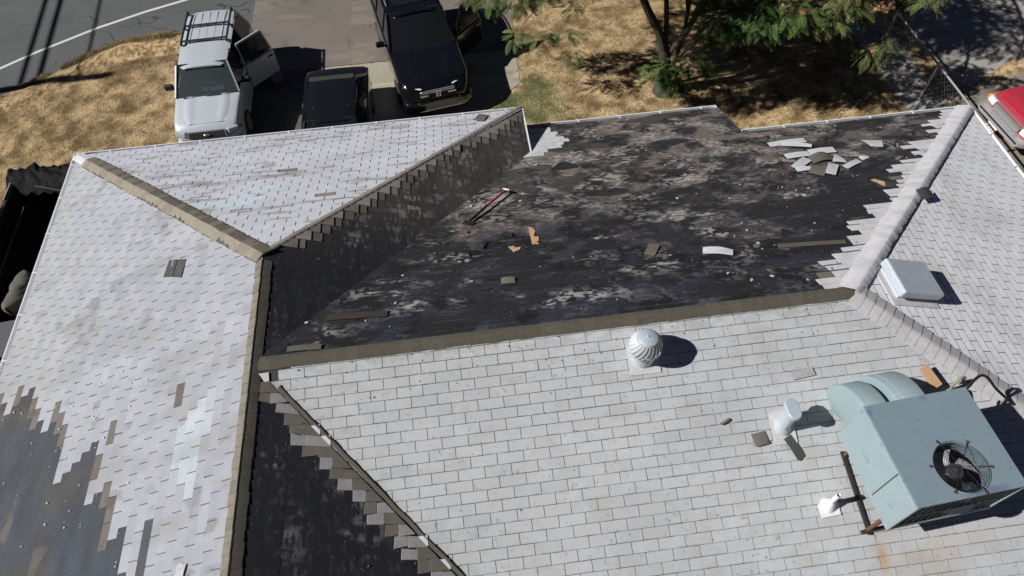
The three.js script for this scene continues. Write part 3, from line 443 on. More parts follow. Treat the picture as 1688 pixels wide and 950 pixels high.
// rooftop cooling unit
{
  const rep = (r, g, b) => tex(512, 512, (x, y) => { let m = 0.93 + 0.14 * fbm(x * 4, y * 4, 4); const d = sst(0.66, 0.78, fbm(x * 5 + 3, y * 5, 4)); let c = tint([r * m, g * m, b * m], [r * 0.62, g * 0.66, b * 0.78], d * 0.8); const sp = fbm(x * 40, y * 40, 2) > 0.82 ? 0.8 : 1; return [c[0] * sp, c[1] * sp, c[2] * sp]; });
  const paint = new THREE.MeshStandardMaterial({ map: rep(0.3, 0.385, 0.415), roughness: 0.55 }), paintShaded = new THREE.MeshStandardMaterial({ map: rep(0.195, 0.258, 0.3), roughness: 0.6 }), inner = mat(0.03, 0.035, 0.045, 0.7), coil = mat(0.02, 0.02, 0.022, 0.6), wire = mat(0.03, 0.03, 0.035, 0.5, 0.3), blade = mat(0.42, 0.42, 0.44, 0.45, 0.35);  // same paint, darker for the top: its weaker sunlight is put into the colour
  const W = 1.25, Lz = 1.18, Hh = 0.79, t = thing('cooling_unit', 'blue grey rooftop air conditioning unit with fan on the front slope', 'air conditioner', [7.905, 4.61, 2.31], 0.062);
  const hw = W / 2, hl = Lz / 2, fx = 0.05, fz = 0.27, fr = 0.285;
  { const s = new THREE.Shape([[-hw, -hl], [hw, -hl], [hw, hl], [-hw, hl]].map((q) => new THREE.Vector2(...q))); const hole = new THREE.Path(); hole.absarc(fx, -fz, fr, 0, Math.PI * 2, true); s.holes.push(hole);
    const g = new THREE.ExtrudeGeometry(s, { depth: 0.02, bevelEnabled: true, bevelSize: 0.006, bevelThickness: 0.006, bevelSegments: 2, curveSegments: 40 }); const p = g.attributes.position, uv = g.attributes.uv; for (let i = 0; i < p.count; i++) uv.setXY(i, p.getX(i) / W + 0.5, p.getY(i) / Lz + 0.5); g.rotateX(-Math.PI / 2).translate(0, Hh - 0.026, 0); mesh('top_panel', g, paintShaded, t); }
  mesh('side_panel', rbox(0.025, Hh - 0.04, Lz * 0.67, -hw + 0.004, Hh / 2 - 0.01, -hl + Lz * 0.335, 0.008), paint, t);
  mesh('side_panel', rbox(0.025, Hh - 0.04, Lz * 0.325, -hw + 0.004, Hh / 2 - 0.01, hl - Lz * 0.16, 0.008), paint, t);
  mesh('corner_post', rbox(0.035, Hh - 0.02, 0.04, -hw + 0.012, Hh / 2, hl - 0.01, 0.008), paint, t); mesh('corner_post', rbox(0.035, Hh - 0.02, 0.04, hw - 0.012, Hh / 2, hl - 0.01, 0.008), paint, t); mesh('corner_post', rbox(0.035, Hh - 0.02, 0.04, -hw + 0.012, Hh / 2, -hl + 0.01, 0.008), paint, t);
  mesh('back_panel', box(W - 0.05, Hh - 0.04, 0.02, 0, Hh / 2, -hl + 0.012), paint, t); mesh('side_panel', box(0.02, Hh - 0.04, Lz - 0.08, hw - 0.01, Hh / 2, 0), paint, t);
  mesh('base_pan', rbox(W + 0.02, 0.05, Lz + 0.02, 0, 0.015, 0, 0.01), paint, t); mesh('coil', box(W - 0.1, Hh - 0.12, 0.03, 0, Hh / 2, hl - 0.07), coil, t);
  for (let i = 0; i < 13; i++) mesh('grille_bar', box(0.014, Hh - 0.1, 0.014, -hw + 0.08 + (i / 12) * (W - 0.16), Hh / 2, hl - 0.012), paint, t);
  mesh('grille_bar', box(W - 0.06, 0.03, 0.02, 0, 0.07, hl - 0.008), paint, t); mesh('grille_bar', box(W - 0.06, 0.02, 0.016, 0, 0.38, hl - 0.01), paint, t);
  mesh('shroud', new THREE.CylinderGeometry(fr + 0.01, fr + 0.03, 0.2, 40, 1, true).translate(fx, Hh - 0.13, fz), paintShaded, t); mesh('fan_deck', cyl(fr + 0.1, fr + 0.1, 0.02, fx, Hh - 0.42, fz, 32), inner, t);
  const fan = new THREE.Group(); fan.name = 'fan'; t.add(fan); fan.position.set(fx, Hh - 0.2, fz);
  mesh('hub', [cyl(0.085, 0.09, 0.12, 0, 0.02, 0, 24), cyl(0.03, 0.03, 0.03, 0, 0.09, 0, 12)], mat(0.06, 0.055, 0.06, 0.6), fan);
  const bl = gridGeo(8, 6, (a, b) => { const r = mix(0.07, 0.25, b), w = mix(0.5, 1.0, Math.sqrt(b)), ph = (a - 0.5) * w + 0.35 * b; return V(Math.cos(ph) * r, (a - 0.5) * 0.11 + 0.02, Math.sin(ph) * r); });
  for (let i = 0; i < 4; i++) mesh('blade', bl, blade, fan).rotation.y = i * Math.PI / 2 + 0.5;
  const guard = new THREE.Group(); guard.name = 'fan_guard'; t.add(guard); guard.position.set(fx, Hh + 0.012, fz);
  for (let i = 1; i <= 12; i++) mesh('guard_ring', new THREE.TorusGeometry(fr * (0.2 + 0.82 * (i / 12)), 0.0022, 5, 48).rotateX(Math.PI / 2), wire, guard);
  for (let i = 0; i < 6; i++) { const a = i * Math.PI / 3 + 0.2; mesh('guard_spoke', [bar(V(0.05 * Math.cos(a), 0.004, 0.05 * Math.sin(a)), V(0.31 * Math.cos(a), 0.004, 0.31 * Math.sin(a)), 0.006), new THREE.TorusGeometry(0.013, 0.004, 6, 14).rotateX(Math.PI / 2).translate(0.325 * Math.cos(a), 0, 0.325 * Math.sin(a))], wire, guard); }
  // two bent ducts running down into the roof behind it
  for (const [x0, x1, r] of [[-0.53, -0.24, 0.57], [-0.14, 0.22, 0.61]]) {
    const s = new THREE.Shape(); s.moveTo(0.1, 0.08); s.lineTo(0.1, r - 0.06); s.lineTo(0, r - 0.06); s.absarc(0, -0.06, r, Math.PI / 2, Math.PI, false); s.lineTo(-r, -0.12); s.lineTo(-r + 0.2, -0.2); s.closePath();
    const g = new THREE.ExtrudeGeometry(s, { depth: x1 - x0 - 0.02, bevelEnabled: true, bevelSize: 0.01, bevelThickness: 0.01, bevelSegments: 2, curveSegments: 24 }); g.scale(1, 1, 1).rotateY(-Math.PI / 2).scale(1, 1, 1); // shape x -> -z after the turn
    const p = g.attributes.position, uv = g.attributes.uv; for (let i = 0; i < p.count; i++) uv.setXY(i, p.getX(i) * 0.8, p.getZ(i) * 0.8 + p.getY(i) * 0.4);
    g.translate(x1 - 0.01, 0.1, -hl); const du = mesh('duct_elbow', toCreasedNormals(g, 0.5), paint, t);
    mesh('duct_seam', new THREE.TorusGeometry(r + 0.008, 0.008, 5, 24, Math.PI / 2).rotateZ(Math.PI / 2).rotateY(-Math.PI / 2).translate((x0 + x1) / 2 + (x0 < -0.3 ? -0.12 : -0.08), 0.04, -hl), paint, du);
  }
  // steel rails and legs that carry it on the slope
  const ly = (x, z) => { const wx = 7.905 + x * Math.cos(0.062) + z * Math.sin(0.062), wz = 2.31 - x * Math.sin(0.062) + z * Math.cos(0.062); return H - sf * wz - 4.61; };
  for (const x of [-hw + 0.1, hw - 0.1]) { mesh('support_rail', bar(V(x - 0.04 * Math.sign(-x), ly(x, -0.45) + 0.035, -0.45), V(x + 0.0, ly(x, 0.5) + 0.035, 0.5), 0.035), M.darkSteel, t); mesh('support_rail', bar(V(x, -0.02, -0.5), V(x, -0.02, 0.55), 0.045), M.darkSteel, t); for (const z of [-0.4, 0.45]) mesh('support_leg', bar(V(x - 0.02 * Math.sign(-x), ly(x, z) + 0.03, z), V(x, -0.02, z), 0.04), mat(0.16, 0.07, 0.04, 0.8, 0.2), t); }
  mesh('support_rail', bar(V(-hw + 0.0, ly(-0.5, 0.46) + 0.05, 0.46), V(hw - 0.05, ly(0.5, 0.46) + 0.05, 0.46), 0.04), M.darkSteel, t);
}
tag(mesh('power_cable', tube([V(8.42, 5.2, 1.78), V(8.75, 5.3, 1.55), V(9.05, 5.08, 1.45), V(9.35, 4.75, 1.5), V(9.66, 4.48, 1.62)], 0.017, 0.017, 40, 8), M.blackRub), 'black cable arching from the cooling unit across to the hip', 'cable');
tag(mesh('power_cable', tube([V(8.45, 5.12, 1.8), V(8.72, 5.12, 1.62), V(8.88, 4.8, 1.75), V(8.95, 4.42, 1.95)], 0.014, 0.014, 30, 8), M.blackRub), 'shorter black cable dropping straight down beside the cooling unit', 'cable');
tag(mesh('wooden_shim', rbox(0.13, 0.028, 0.3, 0, 0, 0, 0.004).applyQuaternion(S.front.quatAt(-0.42)).translate(8.62, H - sf * 1.2 + 0.16, 1.22), M.osb), 'short brown wooden board lying behind the second duct', 'board');
tag(mesh('conduit_pipe', tube([V(8.9, H - sf * 1.36, 1.36), V(8.91, H - sf * 1.36 + 0.2, 1.33), V(8.97, H - sf * 1.36 + 0.25, 1.3), V(9.04, H - sf * 1.3 + 0.2, 1.29), V(9.06, H - sf * 1.27, 1.28)], 0.018, 0.018, 30, 8), M.capBeige), 'small bent beige conduit sticking up behind the cooling unit', 'pipe');

// roofing tool: a long-handled shingle fork
{
  const a = onRoof.back(2.99, -2.83), b = onRoof.back(3.72, -3.69), n = S.back.n, t = thing('shingle_fork', 'long shingle stripping fork with red shaft lying on the black felt', 'roofing tool', a.clone().toArray());
  const L = b.clone().sub(a), d = L.clone().normalize(), s = n.clone().cross(d).normalize(), q = (f, u = 0, w = 0) => L.clone().multiplyScalar(f).addScaledVector(n, u).addScaledVector(s, w);
  mesh('shaft', tube([q(0.05, 0.06), q(0.5, 0.085), q(0.93, 0.1)], 0.021, 0.021, 8, 10), mat(0.45, 0.05, 0.035, 0.5), t);
  mesh('lower_shaft', tube([q(0.02, 0.055), q(0.45, 0.083)], 0.024, 0.024, 4, 10), mat(0.04, 0.028, 0.025, 0.5), t);
  mesh('handle', [tube([q(0.93, 0.1), q(0.97, 0.1, 0.05)], 0.013, 0.012, 4, 8), tube([q(0.93, 0.1), q(0.97, 0.1, -0.05)], 0.013, 0.012, 4, 8)], M.blackRub, t);
  mesh('grip', tube([q(0.985, 0.1, -0.065), q(0.985, 0.1, 0.065)], 0.024, 0.024, 4, 10), mat(0.6, 0.6, 0.6, 0.5), t);
  mesh('blade', [bar(q(0.0, 0.03, -0.1), q(0.0, 0.03, 0.1), 0.05, 0.02), bar(q(0.03, 0.05), q(-0.04, 0.02), 0.05, 0.03), bar(q(0.04, 0.02, 0.06), q(0.0, 0.01, 0.06), 0.04, 0.04)], mat(0.03, 0.028, 0.028, 0.5, 0.4), t);
  for (let i = 0; i < 5; i++) mesh('tooth', bar(q(0, 0.03, -0.09 + i * 0.045), q(-0.06, 0.008, -0.09 + i * 0.045), 0.02, 0.008), mat(0.04, 0.038, 0.038, 0.4, 0.5), t);
}
// loose shingle pieces
function loose(where, x, z, len, wid, turn, m, label, o = {}) {
  const s = S[where], c = where === 'left' ? [z, -x * kl] : where === 'rh' ? [z, (x - XR) * kt] : where === 'hip' ? [x, (zA - z) * kh] : where === 'back' ? [x, -z * kb] : [x, z * kf];
  if (where === 'back' && m === M.tornWhite) { len *= 1.18; wid *= 1.15; } const base = s.P(c[0], c[1], 0.02 + (o.up ?? 0)), cs = Math.cos(turn), sn = Math.sin(turn), nib = o.taper ?? 0, bow = o.bow ?? 0.012, tilt = o.tilt ?? 0.02;
  const at = (a, b, h) => { const u = (a - 0.5) * len, w = (b - 0.5) * wid * (1 - nib * a); return base.clone().addScaledVector(s.u, u * cs - w * sn).addScaledVector(s.v, u * sn + w * cs).addScaledVector(s.n, h + bow * Math.sin(a * Math.PI) * (0.6 + 0.4 * b) + tilt * b); };
  const jag = (k) => 0.03 * (hsh(k, Math.round(x * 97)) - 0.5), T = (a, b) => at(a === 0 ? jag(Math.round(b * 4)) : a === 1 ? 1 + jag(9 + Math.round(b * 4)) : a, b, 0.006), B = (a, b) => at(a, b, 0);
  const g = [gridGeo(8, 4, T, (a, b) => [a * len * 2, b * wid * 2]), gridGeo(8, 4, B)];
  for (const e of [0, 1]) { g.push(gridGeo(8, 1, (a, q) => (q ? B(a, e) : T(a, e)))); g.push(gridGeo(4, 1, (b, q) => (q ? B(e, b) : T(e, b)))); }
  const o3 = mesh('loose_shingle', g, m); return tag(o3, label, 'shingle piece', 'torn shingle pieces lying loose on the roof');
}
const MW = M.tornWhite, MT = M.torn, MP = M.asphaltUnder;
loose('back', 9.31, -4.56, 0.5, 0.16, -0.03, MP, 'olive strip just behind the long white strip at the top of the pile');
loose('back', 9.2, -4.44, 0.62, 0.13, 0.06, MW, 'long flat white strip at the top edge of the scrap pile');
loose('back', 9.3, -4.27, 0.45, 0.15, -0.45, MW, 'white strip slanting under the long white strip of the pile', { up: 0.02, taper: 0.5 });
loose('back', 9.12, -4.02, 0.42, 0.15, 0.02, MP, 'olive backed strip above the short white strip in the pile');
loose('back', 9.12, -3.87, 0.38, 0.14, 0.05, MW, 'short white strip at the left middle of the scrap pile', { up: 0.015 });
loose('back', 9.6, -3.9, 0.42, 0.16, 0.02, MW, 'white rectangular strip at the right middle of the scrap pile', { up: 0.025 });
loose('back', 9.48, -3.66, 0.42, 0.24, 0.05, MP, 'curled olive piece in the centre of the scrap pile', { bow: 0.07 });
loose('back', 9.04, -3.55, 0.4, 0.15, 0.7, MW, 'white strip lying diagonally at the lower left of the pile', { up: 0.012 });
loose('back', 9.02, -3.36, 0.28, 0.12, -0.05, MW, 'small white wedge under the diagonal strip of the pile', { taper: 0.4 });
loose('back', 9.2, -3.26, 0.34, 0.26, 0.95, MT, 'dark brown piece at the bottom of the scrap pile');
loose('back', 9.43, -3.22, 0.36, 0.15, 0.98, MW, 'white strip slanting down at the bottom of the scrap pile', { up: 0.02 });
loose('back', 9.72, -3.56, 0.26, 0.22, 1.3, MW, 'white triangular piece on the right side of the pile', { taper: 0.75, up: 0.03 });
loose('back', 9.86, -3.33, 0.34, 0.1, 0.5, MW, 'narrow white sliver at the far right tip of the pile', { up: 0.012 });
loose('back', 10.68, -4.02, 0.24, 0.2, 1.4, MW, 'white trapezoid lying alone between the pile and the hip', { taper: -0.6 });
loose('back', 10.2, -3.52, 0.14, 0.1, 0.2, MW, 'tiny white scrap between the pile and the bare orange wood', { taper: 0.4 });
loose('back', 6.6, -1.21, 0.36, 0.13, -0.35, MW, 'white flake alone on the black felt above the main ridge', { taper: 0.2, bow: 0.03 });
loose('back', 5.68, -1.46, 0.33, 0.16, 1.05, MT, 'dark olive rectangle lying alone on the middle of the felt', { tilt: 0.01 });
loose('back', 8.0, -1.14, 1.0, 0.1, -0.09, M.capOlive, 'long thin olive strip lying flat near the ridge end', { bow: 0.004, tilt: 0.003 });
loose('back', 3.45, -1.1, 0.2, 0.13, -0.05, MT, 'small dull square lying on felt above the main ridge');
loose('back', 1.3, -0.72, 0.85, 0.13, -0.08, M.faint, 'faint brown strip lying low on the felt by the ridges', { bow: 0.003, tilt: 0.002 });
loose('back', 0.66, -0.16, 0.45, 0.08, -0.06, MP, 'olive strip lying against the left end of the main ridge');
loose('front', 6.32, 1.62, 0.18, 0.16, -0.12, MT, 'small dark olive square near the flue on white shingles');
loose('front', 6.73, 1.77, 0.31, 0.12, 1.17, M.darkTab, 'grey strip leaning on the shingles below the flue');
loose('front', 7.05, 0.93, 0.31, 0.1, -0.09, M.capGrey2, 'pale grey strip lying flat above the flue', { bow: 0.004, tilt: 0.004 });
loose('front', 5.92, 1.37, 0.14, 0.025, -0.4, MT, 'thin dark splinter on the white shingles left of the flue', { bow: 0.01 });
loose('hip', 3.48, -6.2, 0.36, 0.2, 1.2, MT, 'grey brown curled piece near the gutter above the stepped hip');
loose('rh', 10.4, -2.15, 0.36, 0.2, 1.9, M.darkTab, 'dark diamond piece lying across the right hip seam', { up: 0.05, bow: 0.03 });
loose('left', -0.6, 2.4, 0.14, 0.1, 0.2, MW, 'bright white chip at the bottom of the left slope');
{ // crumbs of grit on the bare patch of the left slope
  const g = new THREE.InstancedMesh(new THREE.IcosahedronGeometry(0.007, 0), M.whitePaint, 160), m = new THREE.Matrix4(); g.name = 'grit_debris'; g.userData.kind = 'stuff';
  for (let i = 0; i < 160; i++) { const z = rr(-0.8, 3), x = rr(1.5, 4.7), p = S.left.P(z, x * kl, 0.02), s = Math.pow(rnd(), 3) * 2 + 0.35; m.compose(p, new THREE.Quaternion(), V(s, s * 0.6, s)); g.setMatrixAt(i, m); }
  scene.add(g);
}

function crumbs(name, n, m, at, s0, s1) { const g = new THREE.InstancedMesh(new THREE.CylinderGeometry(0.5, 0.5, 0.1, 5).scale(1, 1, 0.6), m, n), mm = new THREE.Matrix4(); g.name = name; g.userData.kind = 'stuff'; for (let i = 0; i < n; i++) { const p = at(), s = mix(s0, s1, Math.pow(rnd(), 3)); mm.compose(p, new THREE.Quaternion().setFromEuler(new THREE.Euler(rr(-0.5, 0.1), rr(0, 6), rr(-0.25, 0.25))), V(s, s, s)); g.setMatrixAt(i, mm); } scene.add(g); }
crumbs('shingle_debris', 240, M.tornGrey, () => { const v = rr(0.3, 5.3), l = lerpAt(v, 0, 0, vbk, xr), q = lerpAt(v, 0, XR, vbk, xR - G); return S.back.P(rnd() < 0.5 ? rr(l, q) : q - Math.pow(rnd(), 2) * 3, v, 0.02); }, 0.008, 0.075);
crumbs('felt_debris', 90, M.flap, () => { const v = rr(0.3, 5.3); return S.back.P(rr(lerpAt(v, 0, 0, vbk, xr), lerpAt(v, 0, XR, vbk, xR - G)), v, 0.02); }, 0.01, 0.09);
crumbs('leaf_debris', 300, M.capBrown, () => (rnd() < 0.6 ? S.front.P(rr(0.4, 7.9), 0.12 + Math.pow(rnd(), 3) * 0.5, 0.016) : S.front.P(rr(0.5, 11), rr(0.2, 3.6), 0.012)), 0.005, 0.03);
crumbs('valley_debris', 70, M.torn, () => { const v = rr(0.4, 3.4), l = lerpAt(v, 0, 0, vwr, Zf); return S.wr.P(l + Math.pow(rnd(), 2) * 1.4 + 0.2, v - 0.1, 0.01); }, 0.006, 0.05);

// ---------------------------------------------------------------- ground, road, drives
const strawT = tex(1024, 1024, (x, y) => { const X = x * 8, Y = y * 8; const n = fbm(X * 1.2, Y * 1.2, 4), f = fbm(X * 9, Y * 9, 3), k = hsh(Math.floor(x * 1024), Math.floor(y * 1024)); let c = tint([0.24, 0.155, 0.07], [0.66, 0.48, 0.27], clamp((f - 0.3) * 2.3)); c = tint(c, [0.5, 0.36, 0.2], 0.5 * sst(0.5, 0.7, n)); c = tint(c, [0.14, 0.13, 0.045], 0.35 * sst(0.58, 0.72, fbm(X * 0.9 + 50, Y * 0.6, 4))); c = tint(c, [0.13, 0.09, 0.045], 0.55 * sst(0.6, 0.7, fbm(X * 6 + 9, Y * 6, 3))); const m = 0.54 + 0.72 * k; return [c[0] * m * 1.06, c[1] * m * 1.06, c[2] * m]; }, true);
strawT.wrapS = strawT.wrapT = THREE.MirroredRepeatWrapping;
const straw = new THREE.MeshStandardMaterial({ map: strawT, roughness: 1 });
function flat(name, pts, y, m, per = 4, hole) { // a sheet on the ground, uv in metres / per
  const s = new THREE.Shape(pts.map(([x, z]) => new THREE.Vector2(x, -z))), g = new THREE.ShapeGeometry(s).rotateX(-Math.PI / 2).translate(0, y, 0), p = g.attributes.position, uv = g.attributes.uv;
  for (let i = 0; i < p.count; i++) uv.setXY(i, p.getX(i) / per, p.getZ(i) / per); return struct(name, g, m);
}
flat('ground', [[-600, -600], [600, -600], [600, 600], [-600, 600]], 0, straw, 8);
const asphaltT = tex(1024, 1024, (x, y) => { const X = x * 9, Y = y * 9, m = (0.8 + 0.3 * fbm(X, Y, 4)) * (0.78 + 0.44 * hsh(Math.floor(x * 1024), Math.floor(y * 1024))); let c = [0.108 * m, 0.113 * m, 0.114 * m]; const cr = Math.abs(fbm(X * 0.5 + 4, Y * 0.5, 4) - 0.5); if (cr < 0.004) c = [0.05, 0.05, 0.05]; return c; }, true);
const concT = (r, g, b, sd) => tex(1024, 1024, (x, y) => { const X = x * 6, Y = y * 6, m = (0.82 + 0.3 * fbm(X + sd, Y, 5)) * (0.9 + 0.2 * hsh(Math.floor(x * 1024), Math.floor(y * 1024) + sd)); let c = [r * m, g * m, b * m]; c = tint(c, [r * 1.4, g * 1.35, b * 1.25], 0.5 * sst(0.58, 0.7, fbm(X * 0.7 + sd, Y * 2.2, 4))); c = tint(c, [r * 0.55, g * 0.52, b * 0.5], 0.5 * sst(0.6, 0.72, fbm(X * 1.3, Y * 1.3 + sd, 4))); const cr = Math.abs(fbm(X * 0.6 + sd, Y * 0.6, 4) - 0.5); return cr < 0.0022 ? [c[0] * 0.6, c[1] * 0.6, c[2] * 0.6] : c; }, true);
const asphalt = new THREE.MeshStandardMaterial({ map: asphaltT, roughness: 0.95 }), conc = new THREE.MeshStandardMaterial({ map: concT(0.19, 0.165, 0.14, 3), roughness: 0.95 }), concPale = new THREE.MeshStandardMaterial({ map: concT(0.38, 0.345, 0.27, 60), roughness: 0.95 }), concGrey = new THREE.MeshStandardMaterial({ map: concT(0.36, 0.34, 0.31, 20), roughness: 0.95 });
const edge = [[-60, 9], [-30, -3], [-14, -10.9], [-11.5, -12.5], [-10.25, -13.2], [-9.6, -13.55], [-8.73, -14.2], [-7.98, -14.8], [-7.16, -15.3], [-6.05, -15.45], [-4.6, -15.55], [-3.1, -15.6]];
flat('road', [...edge, [60, -15.6], [60, -30], [-60, -30]], 0.006, asphalt, 9);
const line = [[-60, 9 - 3], [-30, -4.9], [-14, -12.5], [-10.6, -14.5], [-9.71, -15.15], [-8.09, -16.15], [-6.68, -16.83], [-5.2, -17.4], [-3, -18], [2, -18.6], [60, -19]];
flat('road_marking', [...line, ...line.slice().reverse().map(([x, z]) => [x - 0.03, z - 0.12])], 0.011, mat(0.62, 0.62, 0.62, 0.8), 4);
flat('driveway', [[-4.3, -13.02], [4.95, -13.02], [5.3, -16.6], [5.6, -18], [-3.15, -18], [-3.15, -15.5], [-4.2, -14.9]], 0.016, conc, 6);
flat('driveway', [[-4.35, -6.3], [-0.95, -6.3], [-0.95, -12.985], [-4.35, -12.985]], 0.014, new THREE.MeshStandardMaterial({ map: concT(0.1, 0.095, 0.085, 33), roughness: 0.95 }), 6);  // darkened concrete: the shade between the parked cars is put into its colour
flat('driveway', [[-0.94, -6.3], [3.6, -6.3], [3.72, -10.3], [4.9, -11.4], [4.95, -12.985], [-0.94, -12.985]], 0.014, concPale, 6);
flat('path', [[15.1, -20], [15.1, -4], [16.3, -4], [16.3, -20]], 0.006, concGrey, 5);
flat('driveway', [[16.9, -8.9], [16.7, -30], [60, -30], [60, -10.4], [19, -10.2]], 0.01, concGrey, 6.5);
flat('driveway', [[16.45, 8], [16.45, -9.2], [19, -9.6], [60, -9.6], [60, 8]], 0.014, new THREE.MeshStandardMaterial({ map: concT(0.25, 0.225, 0.18, 90), roughness: 0.95 }), 6);

// dry grass: short blades over the lawn, taller and darker by the road
function grass(name, n, where, h0, h1, c0, c1, tall) {
  const p = [], blade = 7; for (let i = 0; i < blade; i++) { const a = rr(0, 6.28), r = rr(0, 0.05), x = Math.cos(a) * r, z = Math.sin(a) * r, b = rr(0, 6.28), w = 0.006, l = rr(0.06, 0.13), h = rr(0.012, 0.05) * (tall ?? 1); p.push(x - w * Math.sin(b), 0.004, z + w * Math.cos(b), x + l * Math.cos(b), h, z + l * Math.sin(b), x + w * Math.sin(b), 0.004, z - w * Math.cos(b)); }
  const g = new THREE.BufferGeometry(); g.setAttribute('position', new THREE.Float32BufferAttribute(p, 3)); g.computeVertexNormals();
  const I = new THREE.InstancedMesh(g, new THREE.MeshStandardMaterial({ color: 0xffffff, roughness: 1, side: THREE.DoubleSide }), n), m = new THREE.Matrix4(), q = new THREE.Quaternion(), c = new THREE.Color(); I.name = name; I.userData.kind = 'stuff';
  for (let i = 0; i < n; i++) { let x, z, k; do { [x, z, k] = where(); } while (!k); const s = mix(h0, h1, rnd() * k); q.setFromAxisAngle(V(0, 1, 0), rr(0, 6.28)); m.compose(V(x, 0.002, z), q, V(s * 1.2, s, s * 1.2)); I.setMatrixAt(i, m); const t = clamp(fbm(x * 3.1, z * 3.1, 3) * 2.4 - 0.7 + rr(-0.35, 0.35)); { const dk = rnd() < 0.07 ? 0.25 : 1; c.setRGB(dk * mix(c0[0], c1[0], t), dk * mix(c0[1], c1[1], t), dk * mix(c0[2], c1[2], t)); } I.setColorAt(i, c); }
  scene.add(I); return I;
}
const edgeZ = (x) => { for (let i = 0; i < edge.length - 1; i++) if (x >= edge[i][0] && x <= edge[i + 1][0]) return mix(edge[i][1], edge[i + 1][1], (x - edge[i][0]) / (edge[i + 1][0] - edge[i][0])); return -15.6; };
grass('grass', 90000, () => { if (rnd() < 0.42) { const x = rr(-12, -4.35), z = rr(-15.6, -6); return [x, z, z > edgeZ(x) + 0.1 ? 1 : 0]; } const x = rr(3.7, 15.1), z = rr(-17.5, -4.6); return [x, z, x > (z < -11 ? 5 : 3.7 + (-z < 10.3 ? 0 : 1)) ? 1 : 0]; }, 0.5, 1.2, [0.25, 0.165, 0.07], [0.76, 0.58, 0.33]);
grass('weeds', 9000, () => { const x = rr(-12, -4.5), z = edgeZ(x) + Math.abs(rr(-0.5, 0.5) + rr(-0.5, 0.5)) * 0.9; return [x, z, fbm(x * 1.5, z * 1.5, 3) > 0.42 ? 1 : 0]; }, 0.6, 1.9, [0.12, 0.1, 0.05], [0.36, 0.27, 0.13], 2.2);
grass('green_grass', 2600, () => { const x = 4.9 + rr(-0.7, 0.7) + rr(-0.4, 0.4), z = -10.6 + rr(-0.9, 0.9); return [x, z, (z > -11 && x > 3.9 - (z + 10.3) * 1.2) || x > 5 ? 1 : 0]; }, 0.6, 1.3, [0.1, 0.14, 0.045], [0.26, 0.27, 0.11]);
{ const n = 24; tag(mesh('grass_bank', gridGeo(60, 6, (a, b) => { const x = mix(-12, -4.6, a), z = edgeZ(x) + mix(0.03, 1.1, b); return V(x, 0.003 + 0.13 * Math.sin(b * Math.PI) * (0.5 + fbm(x * 2, z * 2, 3)), z); }, (a, b) => [a * 1.2, b * 0.15]), straw), null, null, null, 'structure'); }

// ---------------------------------------------------------------- vehicles
M.glassDark = phys(0.2, 0.24, 0.25, 0.03, { transmission: 0.75, thickness: 0, ior: 1.5 }); M.glassTint = phys(0.012, 0.014, 0.016, 0.05, { ior: 1.5 });
M.tyre = mat(0.02, 0.02, 0.02, 0.9); M.rim = mat(0.5, 0.5, 0.52, 0.3, 0.6); M.chrome = mat(0.75, 0.76, 0.78, 0.18, 0.8); M.lamp = phys(0.75, 0.78, 0.8, 0.12, { clearcoat: 1 }); M.amber = mat(0.8, 0.25, 0.03, 0.3); M.blackTrim = mat(0.018, 0.018, 0.02, 0.55); M.interior = mat(0.05, 0.048, 0.045, 0.9); M.plate = mat(0.75, 0.75, 0.72, 0.5); M.seat = mat(0.07, 0.066, 0.062, 0.9);
function loft(rings) {
  const n = rings[0].length, pos = [], idx = [];
  for (const r of rings) for (const p of r) pos.push(...p);
  for (let i = 0; i < rings.length - 1; i++) for (let j = 0; j < n; j++) { const a = i * n + j, b = i * n + (j + 1) % n, c = a + n, d = b + n; idx.push(a, b, d, a, d, c); }
  for (const i of [0, rings.length - 1]) { const c = pos.length / 3; let s = [0, 0, 0]; for (const p of rings[i]) for (let k = 0; k < 3; k++) s[k] += p[k] / n; pos.push(...s); for (let j = 0; j < n; j++) { const a = i * n + j, b = i * n + (j + 1) % n; i ? idx.push(a, b, c) : idx.push(b, a, c); } }
  const g = new THREE.BufferGeometry(); g.setAttribute('position', new THREE.Float32BufferAttribute(pos, 3)); g.setIndex(idx); g.computeVertexNormals(); return toCreasedNormals(g, 0.7);
}
function section(z, w, y0, y1, rt = 0.1, crown = 0.03) { // a body section: flat below, rounded shoulders, slightly crowned on top
  const o = [], q = (x, y) => o.push([x, y, z]); q(-w * 0.9, y0); q(-w * 0.98, y0 + 0.06); q(-w, mix(y0, y1, 0.45)); q(-w * 0.985, y1 - rt);
  for (let i = 1; i <= 3; i++) { const a = (i / 3) * Math.PI / 2; q(-w * 0.985 + rt * (1 - Math.cos(a)), y1 - rt + rt * Math.sin(a)); }
  const e = w * 0.985 - rt; for (const t of [-0.66, -0.33, 0, 0.33, 0.66]) q(e * t, y1 + crown * (1 - t * t));
  for (let i = 3; i >= 1; i--) { const a = (i / 3) * Math.PI / 2; q(w * 0.985 - rt * (1 - Math.cos(a)), y1 - rt + rt * Math.sin(a)); }
  q(w * 0.985, y1 - rt); q(w, mix(y0, y1, 0.45)); q(w * 0.98, y0 + 0.06); q(w * 0.9, y0); return o;
}
const P3 = (a, b, c, d, off = 0) => { // a pane between four corners, with thickness
  const n = b.clone().sub(a).cross(d.clone().sub(a)).normalize(), e = (p, k) => p.clone().addScaledVector(n, off + k);
  const top = gridGeo(4, 4, (s, t) => e(a, 0.004).lerp(e(b, 0.004), s).lerp(e(d, 0.004).lerp(e(c, 0.004), s), t)); return top;
};
